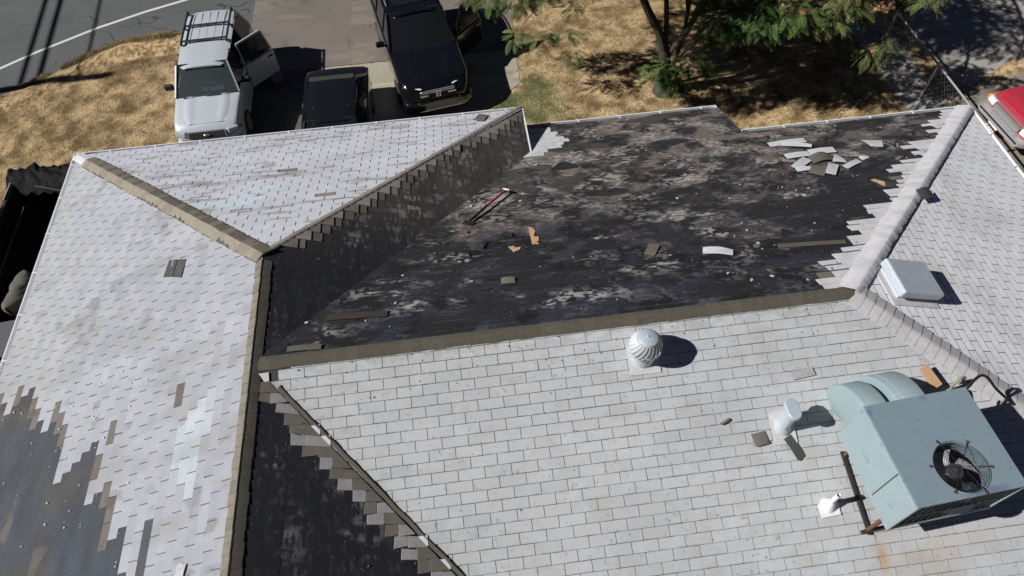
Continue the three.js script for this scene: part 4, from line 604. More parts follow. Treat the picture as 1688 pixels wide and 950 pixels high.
function car(t, k) { // k: shape and colours; +z is the front
  const paint = k.paint, W = k.W / 2, zf = k.L / 2, zr = -k.L / 2, yb = k.belt, yh = k.hood;
  mesh('body', loft([section(zr, W * 0.84, 0.42, yb * 0.82, 0.08), section(zr + 0.05, W * 0.93, 0.34, yb * 0.95, 0.1), section(zr + 0.25, W * 0.98, 0.28, yb, 0.08), section(k.bR, W, 0.26, yb, 0.06), section(-0.3, W, 0.26, yb, 0.06), section(k.bF - 0.35, W, 0.26, yb, 0.06), section(k.bF + 0.02, W * 0.995, 0.26, yb - 0.01, 0.08), section(k.bF + 0.35, W * 0.985, 0.27, mix(yb, yh, 0.45), 0.11), section(zf - 0.5, W * 0.965, 0.28, yh, 0.12), section(zf - 0.32, W * 0.955 * (k.nose ?? 1), 0.3, yh - 0.03, 0.13), section(zf - 0.2, W * 0.92 * (k.nose ?? 1), 0.3, yh - 0.09, 0.13), section(zf - 0.1, W * 0.85 * (k.nose ?? 1), 0.32, yh - 0.2, 0.1), section(zf - 0.03, W * 0.76 * (k.nose ?? 1), 0.36, yh - 0.32, 0.06)]), paint, t);
  // bonnet panel, proud of the wings
  const hoodY = (z) => (z > zf - 0.5 ? mix(yh, yh - 0.07, (z - zf + 0.5) / 0.28) : z > k.bF + 0.35 ? mix(mix(yb, yh, 0.45), yh, (z - k.bF - 0.35) / (zf - 0.5 - k.bF - 0.35)) : mix(yb - 0.01, mix(yb, yh, 0.45), (z - k.bF) / 0.35));
  const hw = W * (k.hoodW ?? 0.74);
  mesh('hood', gridGeo(16, 14, (a, b) => { const z = mix(k.bF + 0.02, zf - (k.hoodEnd ?? 0.26), b), s = a * 2 - 1, w = hw * (1 - 0.16 * b * b * b); return V(s * w, hoodY(z) + 0.03 * (1 - s * s * 0.8) + 0.008 + (k.crease ?? 0.01) * (Math.abs(Math.abs(s) - 0.72) < 0.13 ? 1 : 0) - (Math.abs(s) > 0.99 ? 0.02 : 0), z); }), paint, t);
  // greenhouse
  const bw = W * 0.93, rw = k.roofW / 2, B = (s, z) => V(s * bw, yb + 0.005, z), R = (s, z) => V(s * rw, k.roof - 0.04, z);
  const fl = B(-1, k.bF - 0.02), fr = B(1, k.bF - 0.02), bl = B(-1, k.bR), br = B(1, k.bR), tl = R(-1, k.rF), tr = R(1, k.rF), ul = R(-1, k.rR), ur = R(1, k.rR);
  mesh('roof', loft([[-0.06, 0.7], [0.02, 0.97], [0.25, 1], [0.5, 1], [0.8, 1], [0.98, 0.97], [1.05, 0.8]].map(([f, s]) => { const z = mix(k.rF, k.rR, f), o = [], w = (rw + 0.03) * s, y = k.roof - 0.05, dip = f < 0 || f > 1 ? 0.035 : f < 0.1 || f > 0.95 ? 0.012 : 0; for (let i = 0; i <= 10; i++) { const a = i / 5 - 1; o.push([a * w, y - dip + 0.05 * Math.pow(1 - Math.pow(Math.abs(a), 3), 0.8), z]); } for (let i = 10; i >= 0; i--) o.push([(i / 5 - 1) * w, y - 0.03, z]); return o; })), k.roofPaint ?? paint, t);
  for (const [a, b] of [[fl, tl], [fr, tr], [bl, ul], [br, ur]]) mesh('pillar', bar(a, b, 0.04, 0.06), paint, t);
  const mids = k.pillars; for (const s of [-1, 1]) for (const z of mids) { const f = (z - k.rR) / (k.rF - k.rR); mesh('pillar', bar(B(s, z), R(s, clamp(z, k.rR, k.rF)), 0.05, 0.06), k.pillarMat ?? M.blackTrim, t); }
  mesh('windshield', gridGeo(8, 4, (a, b) => { const p = fl.clone().lerp(fr, a).lerp(tl.clone().lerp(tr, a), b), s = a * 2 - 1; p.z += 0.09 * (1 - s * s) * (1 - b * 0.6); p.y += 0.015 * (1 - s * s) * b; return p; }), k.glass ?? M.glassDark, t);
  mesh('windshield_frame', [bar(fl, fr, 0.03, 0.03), bar(tl, tr, 0.03, 0.03)], M.blackTrim, t);
  mesh('rear_window', P3(br, bl, ul, ur), k.rearGlass ?? M.glassTint, t);
  for (const s of [-1, 1]) { const zs = [k.bF - 0.05, ...mids, k.bR]; for (let i = 0; i < zs.length - 1; i++) { if (k.open && s === 1 && i === k.open) continue; const q = [B(s, zs[i]), B(s, zs[i + 1]), R(s, clamp(zs[i + 1], k.rR, k.rF)), R(s, clamp(zs[i], k.rR, k.rF))]; mesh('side_window', P3(...(s > 0 ? q : [q[1], q[0], q[3], q[2]])), M.glassTint, t); } }
  // cabin
  mesh('dashboard', rbox(bw * 1.8, 0.12, 0.42, 0, yb - 0.02, k.bF - 0.26, 0.05), M.blackTrim, t); mesh('cabin_floor', box(bw * 1.8, 0.02, k.bF - k.bR - 0.1, 0, yb + 0.012, (k.bF + k.bR) / 2), M.blackTrim, t);
  for (const x of [-0.36, 0.36]) { const se = mesh('seat', [rbox(0.46, 0.34, 0.14, x, yb + 0.16, k.bF - 1.05, 0.06, 0, -0.2)], M.seat, t); mesh('headrest', rbox(0.24, 0.14, 0.1, x, yb + 0.4, k.bF - 1.1, 0.05), M.seat, se); }
  mesh('steering_wheel', new THREE.TorusGeometry(0.17, 0.016, 8, 24).rotateX(-0.5).translate(0.38, yb + 0.12, k.bF - 0.5), M.blackTrim, t);
  for (const [x, z] of [[1, k.wF], [-1, k.wF], [1, k.wR], [-1, k.wR]]) { const w = new THREE.Group(); w.name = 'wheel'; t.add(w); w.position.set(x * (W - 0.1), k.wheel, z); mesh('tyre', new THREE.TorusGeometry(k.wheel - 0.09, 0.1, 12, 30).rotateY(Math.PI / 2).scale(1.15, 1, 1), M.tyre, w); mesh('rim', cyl(k.wheel - 0.12, k.wheel - 0.12, 0.2, 0, 0, 0, 24, 'x'), M.rim, w); }
  for (const s of [-1, 1]) {
    const m = new THREE.Group(); m.name = 'wing_mirror'; t.add(m); mesh('mirror_shell', rbox(0.24, 0.17, 0.12, s * (W + 0.13), yb + 0.1, k.bF - 0.38, 0.05), k.mirror ?? paint, m); mesh('mirror_arm', bar(V(s * W * 0.95, yb + 0.03, k.bF - 0.36), V(s * (W + 0.06), yb + 0.07, k.bF - 0.37), 0.05), M.blackTrim, m);
    for (const z of k.handles ?? []) if (!(k.open && s === 1 && z === k.handles[k.open])) mesh('door_handle', rbox(0.03, 0.035, 0.17, s * (W + 0.01), yb - 0.14, z, 0.012), k.handleMat ?? paint, t);
    mesh('wiper', bar(V(s * 0.45 + 0.1, yb + 0.02, k.bF + 0.06), V(s * 0.3 - 0.3, yb + 0.03, k.bF + 0.07), 0.018), M.blackTrim, t);
    mesh('door_seam', [box(0.004, yb * 0.6, 0.012, s * (W + 0.001), yb * 0.62, k.bF - 0.25), ...mids.map((z) => box(0.004, yb * 0.6, 0.012, s * (W + 0.001), yb * 0.62, z))], M.blackTrim, t);
  }
  return t;
}
function openDoor(t, k, hz, len, ang, paint, win) { // a door swung out on the +x side, hinged at its front edge
  const d = new THREE.Group(); d.name = 'open_door'; t.add(d); d.position.set(k.W / 2 - 0.02, 0, hz); d.rotation.y = -ang;
  const yb = k.belt, dx = (k.W / 2) * 0.93 - k.roofW / 2;
  mesh('door_panel', rbox(0.1, yb - 0.36, len, 0, (yb + 0.36) / 2, -len / 2, 0.04), paint, d);
  const a = V(-0.03, yb, -0.04), b = V(-0.03, yb, -len + 0.03), e = V(-dx - 0.0, k.roof - 0.08, -len + 0.1), f = V(-dx, k.roof - 0.08, win);
  for (const q of [[b, e], [e, f], [f, a]]) mesh('window_frame', bar(q[0], q[1], 0.035, 0.05), paint, d);
  mesh('window', P3(a, b, e, f), phys(0.06, 0.07, 0.07, 0.05, { transmission: 0.6, thickness: 0 }), d); mesh('door_handle', rbox(0.04, 0.04, 0.17, 0.06, yb - 0.12, -len + 0.16, 0.012), k.handleMat ?? M.blackTrim, d); mesh('door_lining', box(0.03, yb - 0.5, len - 0.1, -0.06, (yb + 0.4) / 2, -len / 2), M.interior, d);
  mesh('door_opening', box(0.012, yb - 0.42, len - 0.06, k.W / 2 - 0.002, (yb + 0.36) / 2, hz - len / 2), mat(0.02, 0.02, 0.022, 0.9), t);
}
{ // silver sport utility car, one rear door open
  const paint = phys(0.56, 0.6, 0.65, 0.34, { metalness: 0.12, clearcoat: 0.7, clearcoatRoughness: 0.1 });
  const t = thing('silver_car', 'silver sport utility car with roof rack and open rear door', 'car', [-3.52, 0, -11.87], 0.02);
  const k = { paint, L: 4.5, W: 1.78, belt: 1.07, hood: 0.98, roof: 1.7, roofW: 1.3, bF: 1.02, bR: -2.08, rF: 0.44, rR: -1.83, pillars: [-0.04, -1.03], wF: 1.42, wR: -1.3, wheel: 0.37, handles: [0.14, -0.83], mirror: M.blackTrim, handleMat: M.blackTrim, open: 1, crease: 0.016 };
  car(t, k); openDoor(t, k, -0.08, 0.98, 0.82, paint, -0.08);
  for (const s of [-1, 1]) { const r = new THREE.Group(); r.name = 'roof_rail'; t.add(r); mesh('rail', rbox(0.05, 0.045, 1.5, s * 0.6, 1.76, -1.1, 0.015), M.blackTrim, r); for (const z of [-0.38, -1.1, -1.81]) mesh('rail_foot', rbox(0.06, 0.07, 0.1, s * 0.6, 1.725, z, 0.02), M.blackTrim, r); }
  for (const z of [-0.46, -1.16]) mesh('crossbar', rbox(1.2, 0.03, 0.07, 0, 1.758, z, 0.012), M.blackTrim, t);
  for (let i = 0; i < 5; i++) mesh('roof_rib', rbox(0.025, 0.01, 1.42, -0.42 + i * 0.21, 1.7, -1.12, 0.006), paint, t);
  const f = k.L / 2;
  mesh('grille', [rbox(0.9, 0.17, 0.06, 0, 0.75, f - 0.045, 0.02, 0, -0.55)], M.blackTrim, t); mesh('grille_trim', [box(0.92, 0.02, 0.03, 0, 0.83, f - 0.09), box(0.03, 0.15, 0.03, 0.47, 0.76, f - 0.03, 0, -0.55), box(0.03, 0.15, 0.03, -0.47, 0.76, f - 0.03, 0, -0.55)], M.chrome, t); mesh('grille_badge', new THREE.SphereGeometry(0.06, 16, 8).scale(1.5, 0.6, 0.4).translate(0, 0.77, f - 0.005), M.chrome, t);
  for (const s of [-1, 1]) { mesh('headlight', rbox(0.32, 0.16, 0.14, s * 0.66, 0.77, f - 0.15, 0.05, s * 0.35, -0.4), phys(0.45, 0.47, 0.5, 0.1, { clearcoat: 1 }), t); mesh('turn_signal', rbox(0.06, 0.1, 0.12, s * 0.82, 0.76, f - 0.27, 0.03, s * 0.5), mat(0.45, 0.2, 0.08, 0.3), t); }
  mesh('front_bumper', loft([section(f - 0.25, 0.88, 0.32, 0.58, 0.08), section(f - 0.06, 0.85, 0.34, 0.58, 0.08), section(f + 0.04, 0.7, 0.38, 0.55, 0.06)]), paint, t);
  mesh('dash_paper', [box(0.36, 0.012, 0.2, 0.26, 1.13, 0.84, 0.2), box(0.2, 0.02, 0.14, -0.06, 1.135, 0.82, -0.4)], mat(0.75, 0.8, 0.78, 0.7), t);
}
{ // black sport utility car, driver's door open
  const paint = phys(0.006, 0.006, 0.008, 0.15, { clearcoat: 1, clearcoatRoughness: 0.03 });
  const t = thing('black_car', 'black sport utility car with chrome grille and open front door', 'car', [2.13, 0, -12.72], 0.178);
  const k = { paint, L: 4.95, W: 1.99, belt: 1.13, hood: 1.04, roof: 1.82, roofW: 1.5, bF: 0.82, bR: -2.3, rF: 0.0, rR: -2.05, pillars: [-0.28, -1.3], wF: 1.5, wR: -1.4, wheel: 0.38, handles: [-0.05, -1.1], open: 0, nose: 0.94, hoodW: 0.7, crease: 0.012, glass: M.glassTint, handleMat: M.chrome };
  car(t, k); openDoor(t, k, 0.62, 1.1, 0.95, paint, -0.5); const f = k.L / 2;
  mesh('sunroof', rbox(1.0, 0.012, 0.7, 0, k.roof + 0.004, -0.62, 0.004), M.glassTint, t);
  for (const s of [-1, 1]) { mesh('roof_rail', tube([V(s * 0.68, 1.81, -0.35), V(s * 0.69, 1.87, -0.6), V(s * 0.69, 1.87, -1.8), V(s * 0.68, 1.81, -2.0)], 0.02, 0.02, 20, 8), M.chrome, t);
    const h = new THREE.Group(); h.name = 'headlight'; t.add(h); const sd = s;
    mesh('headlight_lens', rbox(0.5, 0.13, 0.12, s * 0.66, 0.87, f - 0.3, 0.03, s * 0.5, -0.3), phys(0.1, 0.11, 0.13, 0.1, { clearcoat: 1 }), h); mesh('light_strip', rbox(0.52, 0.022, 0.05, s * 0.65, 0.945, f - 0.255, 0.01, s * 0.5), M.lamp, h); for (let i = 0; i < 4; i++) mesh('lamp_cell', rbox(0.06, 0.06, 0.05, s * (0.5 + i * 0.085), 0.865, f - 0.19 - i * 0.048, 0.015, s * 0.5, -0.3), M.lamp, h);
    mesh('fog_light_trim', [rbox(0.3, 0.025, 0.05, s * 0.68, 0.6, f - 0.06, 0.01, s * 0.4), rbox(0.3, 0.05, 0.04, s * 0.68, 0.48, f - 0.07, 0.01, s * 0.4)], M.chrome, t); }
  mesh('grille', rbox(1.0, 0.26, 0.08, 0, 0.76, f - 0.08, 0.03, 0, -0.2), M.blackTrim, t);
  mesh('grille_bar', [rbox(0.92, 0.075, 0.05, 0, 0.86, f - 0.08, 0.02, 0, -0.35), rbox(0.22, 0.03, 0.05, -0.38, 0.78, f - 0.04, 0.01), rbox(0.22, 0.03, 0.05, 0.38, 0.78, f - 0.04, 0.01)], M.chrome, t);
  mesh('badge', [box(0.022, 0.11, 0.02, -0.05, 0.8, f - 0.015, 0, -0.2, 0.12), box(0.022, 0.11, 0.02, 0.05, 0.8, f - 0.015, 0, -0.2, -0.12), box(0.09, 0.022, 0.02, 0, 0.8, f - 0.015, 0, -0.2), box(0.17, 0.012, 0.016, 0, 0.865, f - 0.03), box(0.14, 0.012, 0.016, 0, 0.735, f - 0.005)], M.chrome, t);
  mesh('front_bumper', loft([section(f - 0.25, 0.98, 0.3, 0.62, 0.1), section(f - 0.05, 0.92, 0.3, 0.62, 0.1), section(f + 0.05, 0.72, 0.34, 0.58, 0.08)]), paint, t); mesh('bumper_trim', rbox(1.2, 0.025, 0.05, 0, 0.36, f + 0.03, 0.01), M.chrome, t);
  mesh('roof_antenna', new THREE.ConeGeometry(0.05, 0.12, 10).scale(0.6, 1, 1.6).translate(0, 1.83, -1.75), paint, t); mesh('windshield_sticker', box(0.34, 0.012, 0.03, -0.42, 1.72, 0.1, 0, 0.5), mat(0.35, 0.36, 0.38, 0.5), t);
}
{ // dark car half hidden by the gutter
  const paint = phys(0.008, 0.008, 0.011, 0.25, { clearcoat: 0.8, clearcoatRoughness: 0.1 });
  const t = thing('dark_car', 'low black car in the silver car shadow half hidden by the gutter', 'car', [-0.15, 0, -9.5], 0.0);
  const k = { paint, L: 4.4, W: 1.76, belt: 0.95, hood: 0.88, roof: 1.43, roofW: 1.24, bF: 1.15, bR: -1.75, rF: 0.5, rR: -1.05, pillars: [-0.1, -1.0], wF: 1.35, wR: -1.3, wheel: 0.33, handles: [0.05, -0.85], handleMat: M.chrome, glass: M.glassTint };
  car(t, k); mesh('rear_bumper', loft([section(-2.2 - 0.04, 0.66, 0.38, 0.6, 0.06), section(-2.12, 0.82, 0.32, 0.62, 0.08), section(-1.95, 0.87, 0.3, 0.62, 0.08)]), paint, t); for (const s of [-1, 1]) mesh('tail_light', rbox(0.2, 0.14, 0.2, s * 0.74, 0.78, -2.1, 0.04), mat(0.25, 0.01, 0.01, 0.3), t);
  mesh('roof_spoiler', rbox(1.15, 0.03, 0.18, 0, 1.4, -1.12, 0.012), mat(0.05, 0.05, 0.04, 0.5), t);
}
{ // red car beyond the fence
  const paint = phys(0.42, 0.03, 0.055, 0.3, { clearcoat: 0.8, clearcoatRoughness: 0.1 });
  const t = thing('red_car', 'old red car with chrome bumper parked beyond the fence', 'car', [19.22, 0, -7.4], -Math.PI / 2 + 0.08);
  const k = { paint, L: 4.9, W: 1.82, belt: 0.98, hood: 0.9, roof: 1.42, roofW: 1.25, bF: 0.75, bR: -1.7, rF: 0.1, rR: -1.1, pillars: [-0.4], wF: 1.5, wR: -1.4, wheel: 0.33, handles: [-0.2], hoodEnd: 0.2, hoodW: 0.82 };
  car(t, k); const f = k.L / 2;
  mesh('front_bumper', loft([section(f - 0.2, 0.91, 0.4, 0.58, 0.05), section(f + 0.02, 0.9, 0.4, 0.58, 0.05), section(f + 0.13, 0.8, 0.41, 0.57, 0.05)]), mat(0.5, 0.51, 0.53, 0.3, 0.5), t); mesh('bumper_strip', rbox(1.5, 0.05, 0.03, 0, 0.52, f + 0.13, 0.01), M.blackTrim, t);
  mesh('grille', rbox(1.0, 0.14, 0.05, 0, 0.7, f - 0.03, 0.02, 0, -0.2), mat(0.2, 0.22, 0.2, 0.4, 0.4), t); for (let i = 0; i < 5; i++) mesh('grille_bar', box(0.96, 0.012, 0.02, 0, 0.65 + i * 0.026, f + 0.0), M.chrome, t); mesh('hood_trim', rbox(1.3, 0.03, 0.05, 0, 0.8, f - 0.1, 0.01), M.chrome, t);
  for (const s of [-1, 1]) { mesh('headlight', rbox(0.27, 0.16, 0.12, s * 0.66, 0.72, f - 0.08, 0.03, s * 0.15, -0.2), M.lamp, t); mesh('turn_signal', rbox(0.08, 0.14, 0.16, s * 0.83, 0.71, f - 0.14, 0.03, s * 0.4), M.amber, t); }
  const pl = mesh('number_plate', rbox(0.36, 0.17, 0.02, -0.12, 0.36, f + 0.1, 0.01, 0, -0.5), M.plate, t);
}
{ const t = thing('tool_case', 'small grey and dark red case on the ground beside the open silver door', 'case', [-2.14, 0, -12.62], 0.5); mesh('box', rbox(0.3, 0.34, 0.42, 0, 0.17, 0, 0.03), mat(0.16, 0.15, 0.19, 0.6), t); mesh('handle', tube([V(-0.12, 0.33, 0.12), V(-0.1, 0.46, 0.1), V(0.1, 0.46, 0.1), V(0.12, 0.33, 0.12)], 0.014), mat(0.5, 0.48, 0.46, 0.5), t); mesh('red_frame', [box(0.36, 0.05, 0.46, 0.02, 0.03, 0.02), box(0.05, 0.4, 0.05, 0.2, 0.2, -0.16)], mat(0.25, 0.015, 0.015, 0.6), t); }

// ---------------------------------------------------------------- black dump trailer beside the wing
{
  const t = thing('dump_trailer', 'black dump trailer lined with black plastic beside the left gutter', 'trailer', [-6.55, 0, -5.6]), bl = mat(0.006, 0.006, 0.007, 0.8), pl = phys(0.006, 0.006, 0.007, 0.7, { specularIntensity: 0.25 }), ral = mat(0.35, 0.33, 0.28, 0.5, 0.2);
  mesh('floor', box(2.2, 0.08, 5.4, 0, 0.45, 0), bl, t); mesh('side_wall', box(0.06, 0.8, 5.4, -1.1, 0.82, 0), bl, t); mesh('side_wall', box(0.06, 0.8, 5.4, 1.1, 0.82, 0), bl, t); mesh('end_wall', box(2.2, 0.8, 0.06, 0, 0.82, -2.7), bl, t); mesh('end_wall', box(2.2, 0.8, 0.06, 0, 0.82, 2.7), bl, t);
  mesh('fender', rbox(0.5, 0.06, 2.2, -1.35, 0.85, 0.2, 0.03), bl, t);
  for (const [z0, z1] of [[-2.5, -1.95], [-1.75, -1.3]]) mesh('rim_rail', rbox(0.035, 0.03, z1 - z0, -1.13, 1.24, (z0 + z1) / 2, 0.01), ral, t);
  mesh('rim_rail', bar(V(-0.55, 1.2, -2.35), V(0.2, 1.15, -2.1), 0.018), mat(0.12, 0.12, 0.12, 0.5), t); mesh('rim_rail', bar(V(-0.8, 1.0, -1.9), V(-0.85, 0.9, 0.2), 0.02), mat(0.08, 0.08, 0.08, 0.5), t);
  for (const z of [-0.5, 0.9]) for (const s of [-1, 1]) mesh('wheel', new THREE.TorusGeometry(0.26, 0.11, 10, 24).rotateY(Math.PI / 2).translate(s * 1.32, 0.37, z), M.tyre, t);
  // the liner, folded out over the far end and crumpled
  mesh('plastic_liner', gridGeo(60, 26, (a, b) => { const x = mix(-1.25, 1.35, a), w = b * 1.5; let y, z; if (b < 0.4) { z = -2.75 - 0.12 * Math.sin(b * 6) - 0.1 * vn(a * 9, 3); y = 0.55 + (b / 0.4) * 0.72; } else { z = mix(-2.8, -2.2, (b - 0.4) / 0.6); y = mix(1.27, 1.0, Math.pow((b - 0.4) / 0.6, 2)); } const k = 0.11 * (Math.abs(fbm(a * 9, b * 5, 3) - 0.5) * 2.4) + 0.05 * fbm(a * 22, b * 9, 2); return V(x, y + k * (b > 0.3 ? 1 : 0.3), z - k * 0.8); }), pl, t);
  mesh('plastic_liner', gridGeo(40, 60, (a, b) => { const x = mix(-1.04, 1.06, a), z = mix(-2.2, 2.6, b), e = Math.pow(Math.abs(a * 2 - 1), 4); return V(x, 0.52 + 0.5 * e + 0.12 * fbm(a * 4, b * 9, 4) + 0.1 * Math.abs(fbm(a * 7 + 4, b * 14, 3) - 0.5), z); }), pl, t);
}
tag(mesh('paper_sack', gridGeo(24, 24, (a, b) => { const r = 0.3 * Math.sqrt(Math.max(0, 1 - (a * 2 - 1) ** 4)) + 0.06, th = b * Math.PI * 2, k = 0.75 + 0.5 * fbm(a * 6, b * 7, 3); return V(-6.85 + Math.cos(th) * r * k * 0.62, 0.86 + (a - 0.5) * 0.1 + Math.sin(th) * 0.16 * k, -5.05 + (a - 0.5) * 1.1); }), mat(0.11, 0.105, 0.09, 0.9)), 'crumpled grey paper sack in the black trailer beside the gutter', 'sack');
{ const t = thing('scrap_board', 'dark grey board with bright white edge at the left picture edge', 'board', [-6.9, 0.8, -3.9], 0.1); mesh('board', rbox(0.62, 0.05, 0.9, 0.1, 0, 0, 0.008), mat(0.09, 0.09, 0.1, 0.8), t); mesh('white_edge', rbox(0.07, 0.06, 0.4, -0.2, 0.01, -0.2, 0.01), M.whitePaint, t); }
{ const t = thing('scrap_board', 'pale grey board lying below the white edged board', 'board', [-6.75, 0.8, -3.0], -0.1); mesh('board', rbox(0.5, 0.06, 0.6, 0, 0, 0, 0.01), mat(0.16, 0.16, 0.16, 0.8), t); mesh('cleat', rbox(0.06, 0.06, 0.6, 0.18, 0.05, 0, 0.01), M.blackTrim, t); }

// ---------------------------------------------------------------- fence on the right, overhead cables on the left
{
  const t = thing('chain_fence', 'chain link fence with grey top rail along the concrete path', 'fence', [15.7, 0, 0]), m = mat(0.42, 0.43, 0.45, 0.45, 0.4), w = mat(0.22, 0.23, 0.24, 0.6, 0.3);
  mesh('top_rail', cyl(0.026, 0.026, 16, 0, 1.1, -11, 12, 'z'), m, t);
  for (let z = -18.6; z < -3; z += 2.4) { const p = mesh('post', cyl(0.03, 0.03, 1.14, 0, 0.57, z, 12), m, t); mesh('post_cap', new THREE.SphereGeometry(0.038, 10, 8).translate(0, 1.15, z), m, p); }
  const g = []; for (let z = -19; z < -3; z += 0.15) for (const s of [-1, 1]) g.push(bar(V(0.005 * s, 0.03, z), V(0.005 * s, 1.09, z + s * 1.06), 0.0024)); tag(mesh('wire_mesh', g, w, t), null, null, null, 'stuff');
}
{ const t = thing('wooden_post', 'weathered brown wooden post between the right gutter and red car', 'post', [14.6, 0, -4.4]); mesh('post', rbox(0.14, 1.5, 0.14, 0, 0.75, 0, 0.01), M.capBrown, t); mesh('rail', rbox(0.06, 0.14, 2.4, 0, 1.2, 1.2, 0.01), M.capBrown, t); }
const cableX = (z) => -18.85 + 0.083 * (z + 18);
for (const [dx, r, h, lab] of [[0, 0.055, 7, 'thick overhead cable nearest the road edge'], [0.38, 0.06, 7.1, 'second thick overhead cable hung beside the first'], [1.95, 0.035, 6.9, 'thinner overhead cable nearer the house']]) tag(mesh('overhead_cable', tube([V(cableX(-60) + dx, h + 0.3, -60), V(cableX(-36) + dx, h - 0.15, -36), V(cableX(-13) + dx, h + 0.02, -13)], r, r, 60, 8), M.blackRub), lab, 'cable', 'overhead cables above the road');
for (const [z, l] of [[-60, 'tall wooden utility pole far up the road carrying cables'], [-12.9, 'tall wooden utility pole across from the dry bank carrying cables']]) { const t = thing('utility_pole', l, 'utility pole', [cableX(z) + 0.8, 0, z]); mesh('pole', cyl(0.13, 0.18, 8.5, 0, 4.25, 0, 16), M.capBrown, t); mesh('crossarm', rbox(2.8, 0.12, 0.1, 0, 7.2, 0, 0.01), M.capBrown, t); }

// ---------------------------------------------------------------- trees
const bark = capTex(0.05, 0.042, 0.036, 0.2);
function frondGeo(n, len, w) { // a feathery leaf: a stalk with pairs of leaflets
  const p = [], uvs = []; for (let i = 0; i < n; i++) { const f = (i + 0.6) / n, x = f * len, y = -0.35 * f * f * len, L = w * Math.sin(Math.PI * (0.12 + 0.8 * f)) * 1.15, b = len / n * 0.48; for (const s of [-1, 1]) { const tx = x + L * 0.45, tz = s * L, ty = y - L * 0.25; p.push(x - b * 0.2, y, 0, x + b * 0.9, y, 0, tx, ty, tz); p.push(x - b * 0.2, y, 0, tx, ty, tz, x - b * 0.9 + L * 0.22, y - L * 0.05, s * L * 0.55); } }
  const g = new THREE.BufferGeometry(); g.setAttribute('position', new THREE.Float32BufferAttribute(p, 3)); g.computeVertexNormals(); return g;
}
const fronds = frondGeo(9, 0.3, 0.062);
const leafM = new THREE.MeshPhysicalMaterial({ color: 0xffffff, roughness: 0.75, transmission: 0.25, thickness: 0, side: THREE.DoubleSide });
const leafOpaque = new THREE.MeshStandardMaterial({ color: 0xffffff, roughness: 0.7, side: THREE.DoubleSide });
function foliage(t, list, dens, hue) { // list: [x, y, z, rx, ry, rz, share]
  const all = []; for (const [x, y, z, rx, ry, rz, k] of list) { const n = Math.round(dens * rx * ry * rz * 8 * (k ?? 1) + 6); for (let i = 0; i < n; i++) { let a, b, c; do { a = rr(-1, 1); b = rr(-1, 1); c = rr(-1, 1); } while (a * a + b * b + c * c > 1); const px = x + a * rx, py = y + b * ry, pz = z + c * rz; if (rx > 0.9 && fbm(px * 0.9, pz * 0.9 + py * 0.7, 3) < 0.38) continue; all.push([px, py, pz, Math.atan2(c, a)]); } }
  const I = new THREE.InstancedMesh(fronds, leafOpaque, all.length), m = new THREE.Matrix4(), c = new THREE.Color(), e = new THREE.Euler(); I.name = 'crown'; I.userData.kind = 'stuff'; I.castShadow = I.receiveShadow = true;
  all.forEach(([x, y, z, th], i) => { e.set(rr(-0.5, 0.5), -th + rr(-1.1, 1.1), rr(-0.7, 0.25), 'YXZ'); const s = rr(0.7, 1.35); m.compose(V(x, y, z), new THREE.Quaternion().setFromEuler(e), V(s, s, s)); I.setMatrixAt(i, m); const q = rr(0.6, 1.35); c.setRGB(hue[0] * q * rr(0.8, 1.3), hue[1] * q, hue[2] * q); I.setColorAt(i, c); });
  t.add(I); return I;
}
function blossoms(t, list, n, col) { const g = mergeGeometries(Array.from({ length: 22 }, (_, i) => { const a = i * 2.4, h = Math.acos(1 - (i + 0.5) / 18), d = V(Math.sin(h) * Math.cos(a), Math.cos(h), Math.sin(h) * Math.sin(a)); const s = d.clone().cross(V(0.3, 1, 0.2)).normalize().multiplyScalar(0.006), q = new THREE.BufferGeometry(), e = d.clone().multiplyScalar(0.055); q.setAttribute('position', new THREE.Float32BufferAttribute([-s.x, -s.y, -s.z, s.x, s.y, s.z, e.x, e.y, e.z], 3)); q.computeVertexNormals(); return q; }));
  const tot = list.length * n, I = new THREE.InstancedMesh(g, new THREE.MeshStandardMaterial({ color: 0xffffff, roughness: 0.9, side: THREE.DoubleSide }), tot), m = new THREE.Matrix4(), c = new THREE.Color(); I.name = 'blossoms'; I.userData.kind = 'stuff'; let i = 0;
  for (const [x, y, z, r] of list) for (let k = 0; k < n; k++) { const s = rr(0.7, 1.4); m.compose(V(x + rr(-r, r), y + rr(0, r * 0.7), z + rr(-r, r)), new THREE.Quaternion().setFromEuler(new THREE.Euler(rr(-1, 1), rr(0, 6), rr(-1, 1))), V(s, s, s)); I.setMatrixAt(i, m); const q = rr(0.6, 1.2); c.setRGB(col[0] * q, col[1] * q * rr(0.8, 1.4), col[2] * q); I.setColorAt(i++, c); } t.add(I); }
const limb = (t, pts, r0, r1, name = 'limb') => mesh(name, tube(pts.map((p) => V(...p)), r0, r1, 24, 10), bark, t);
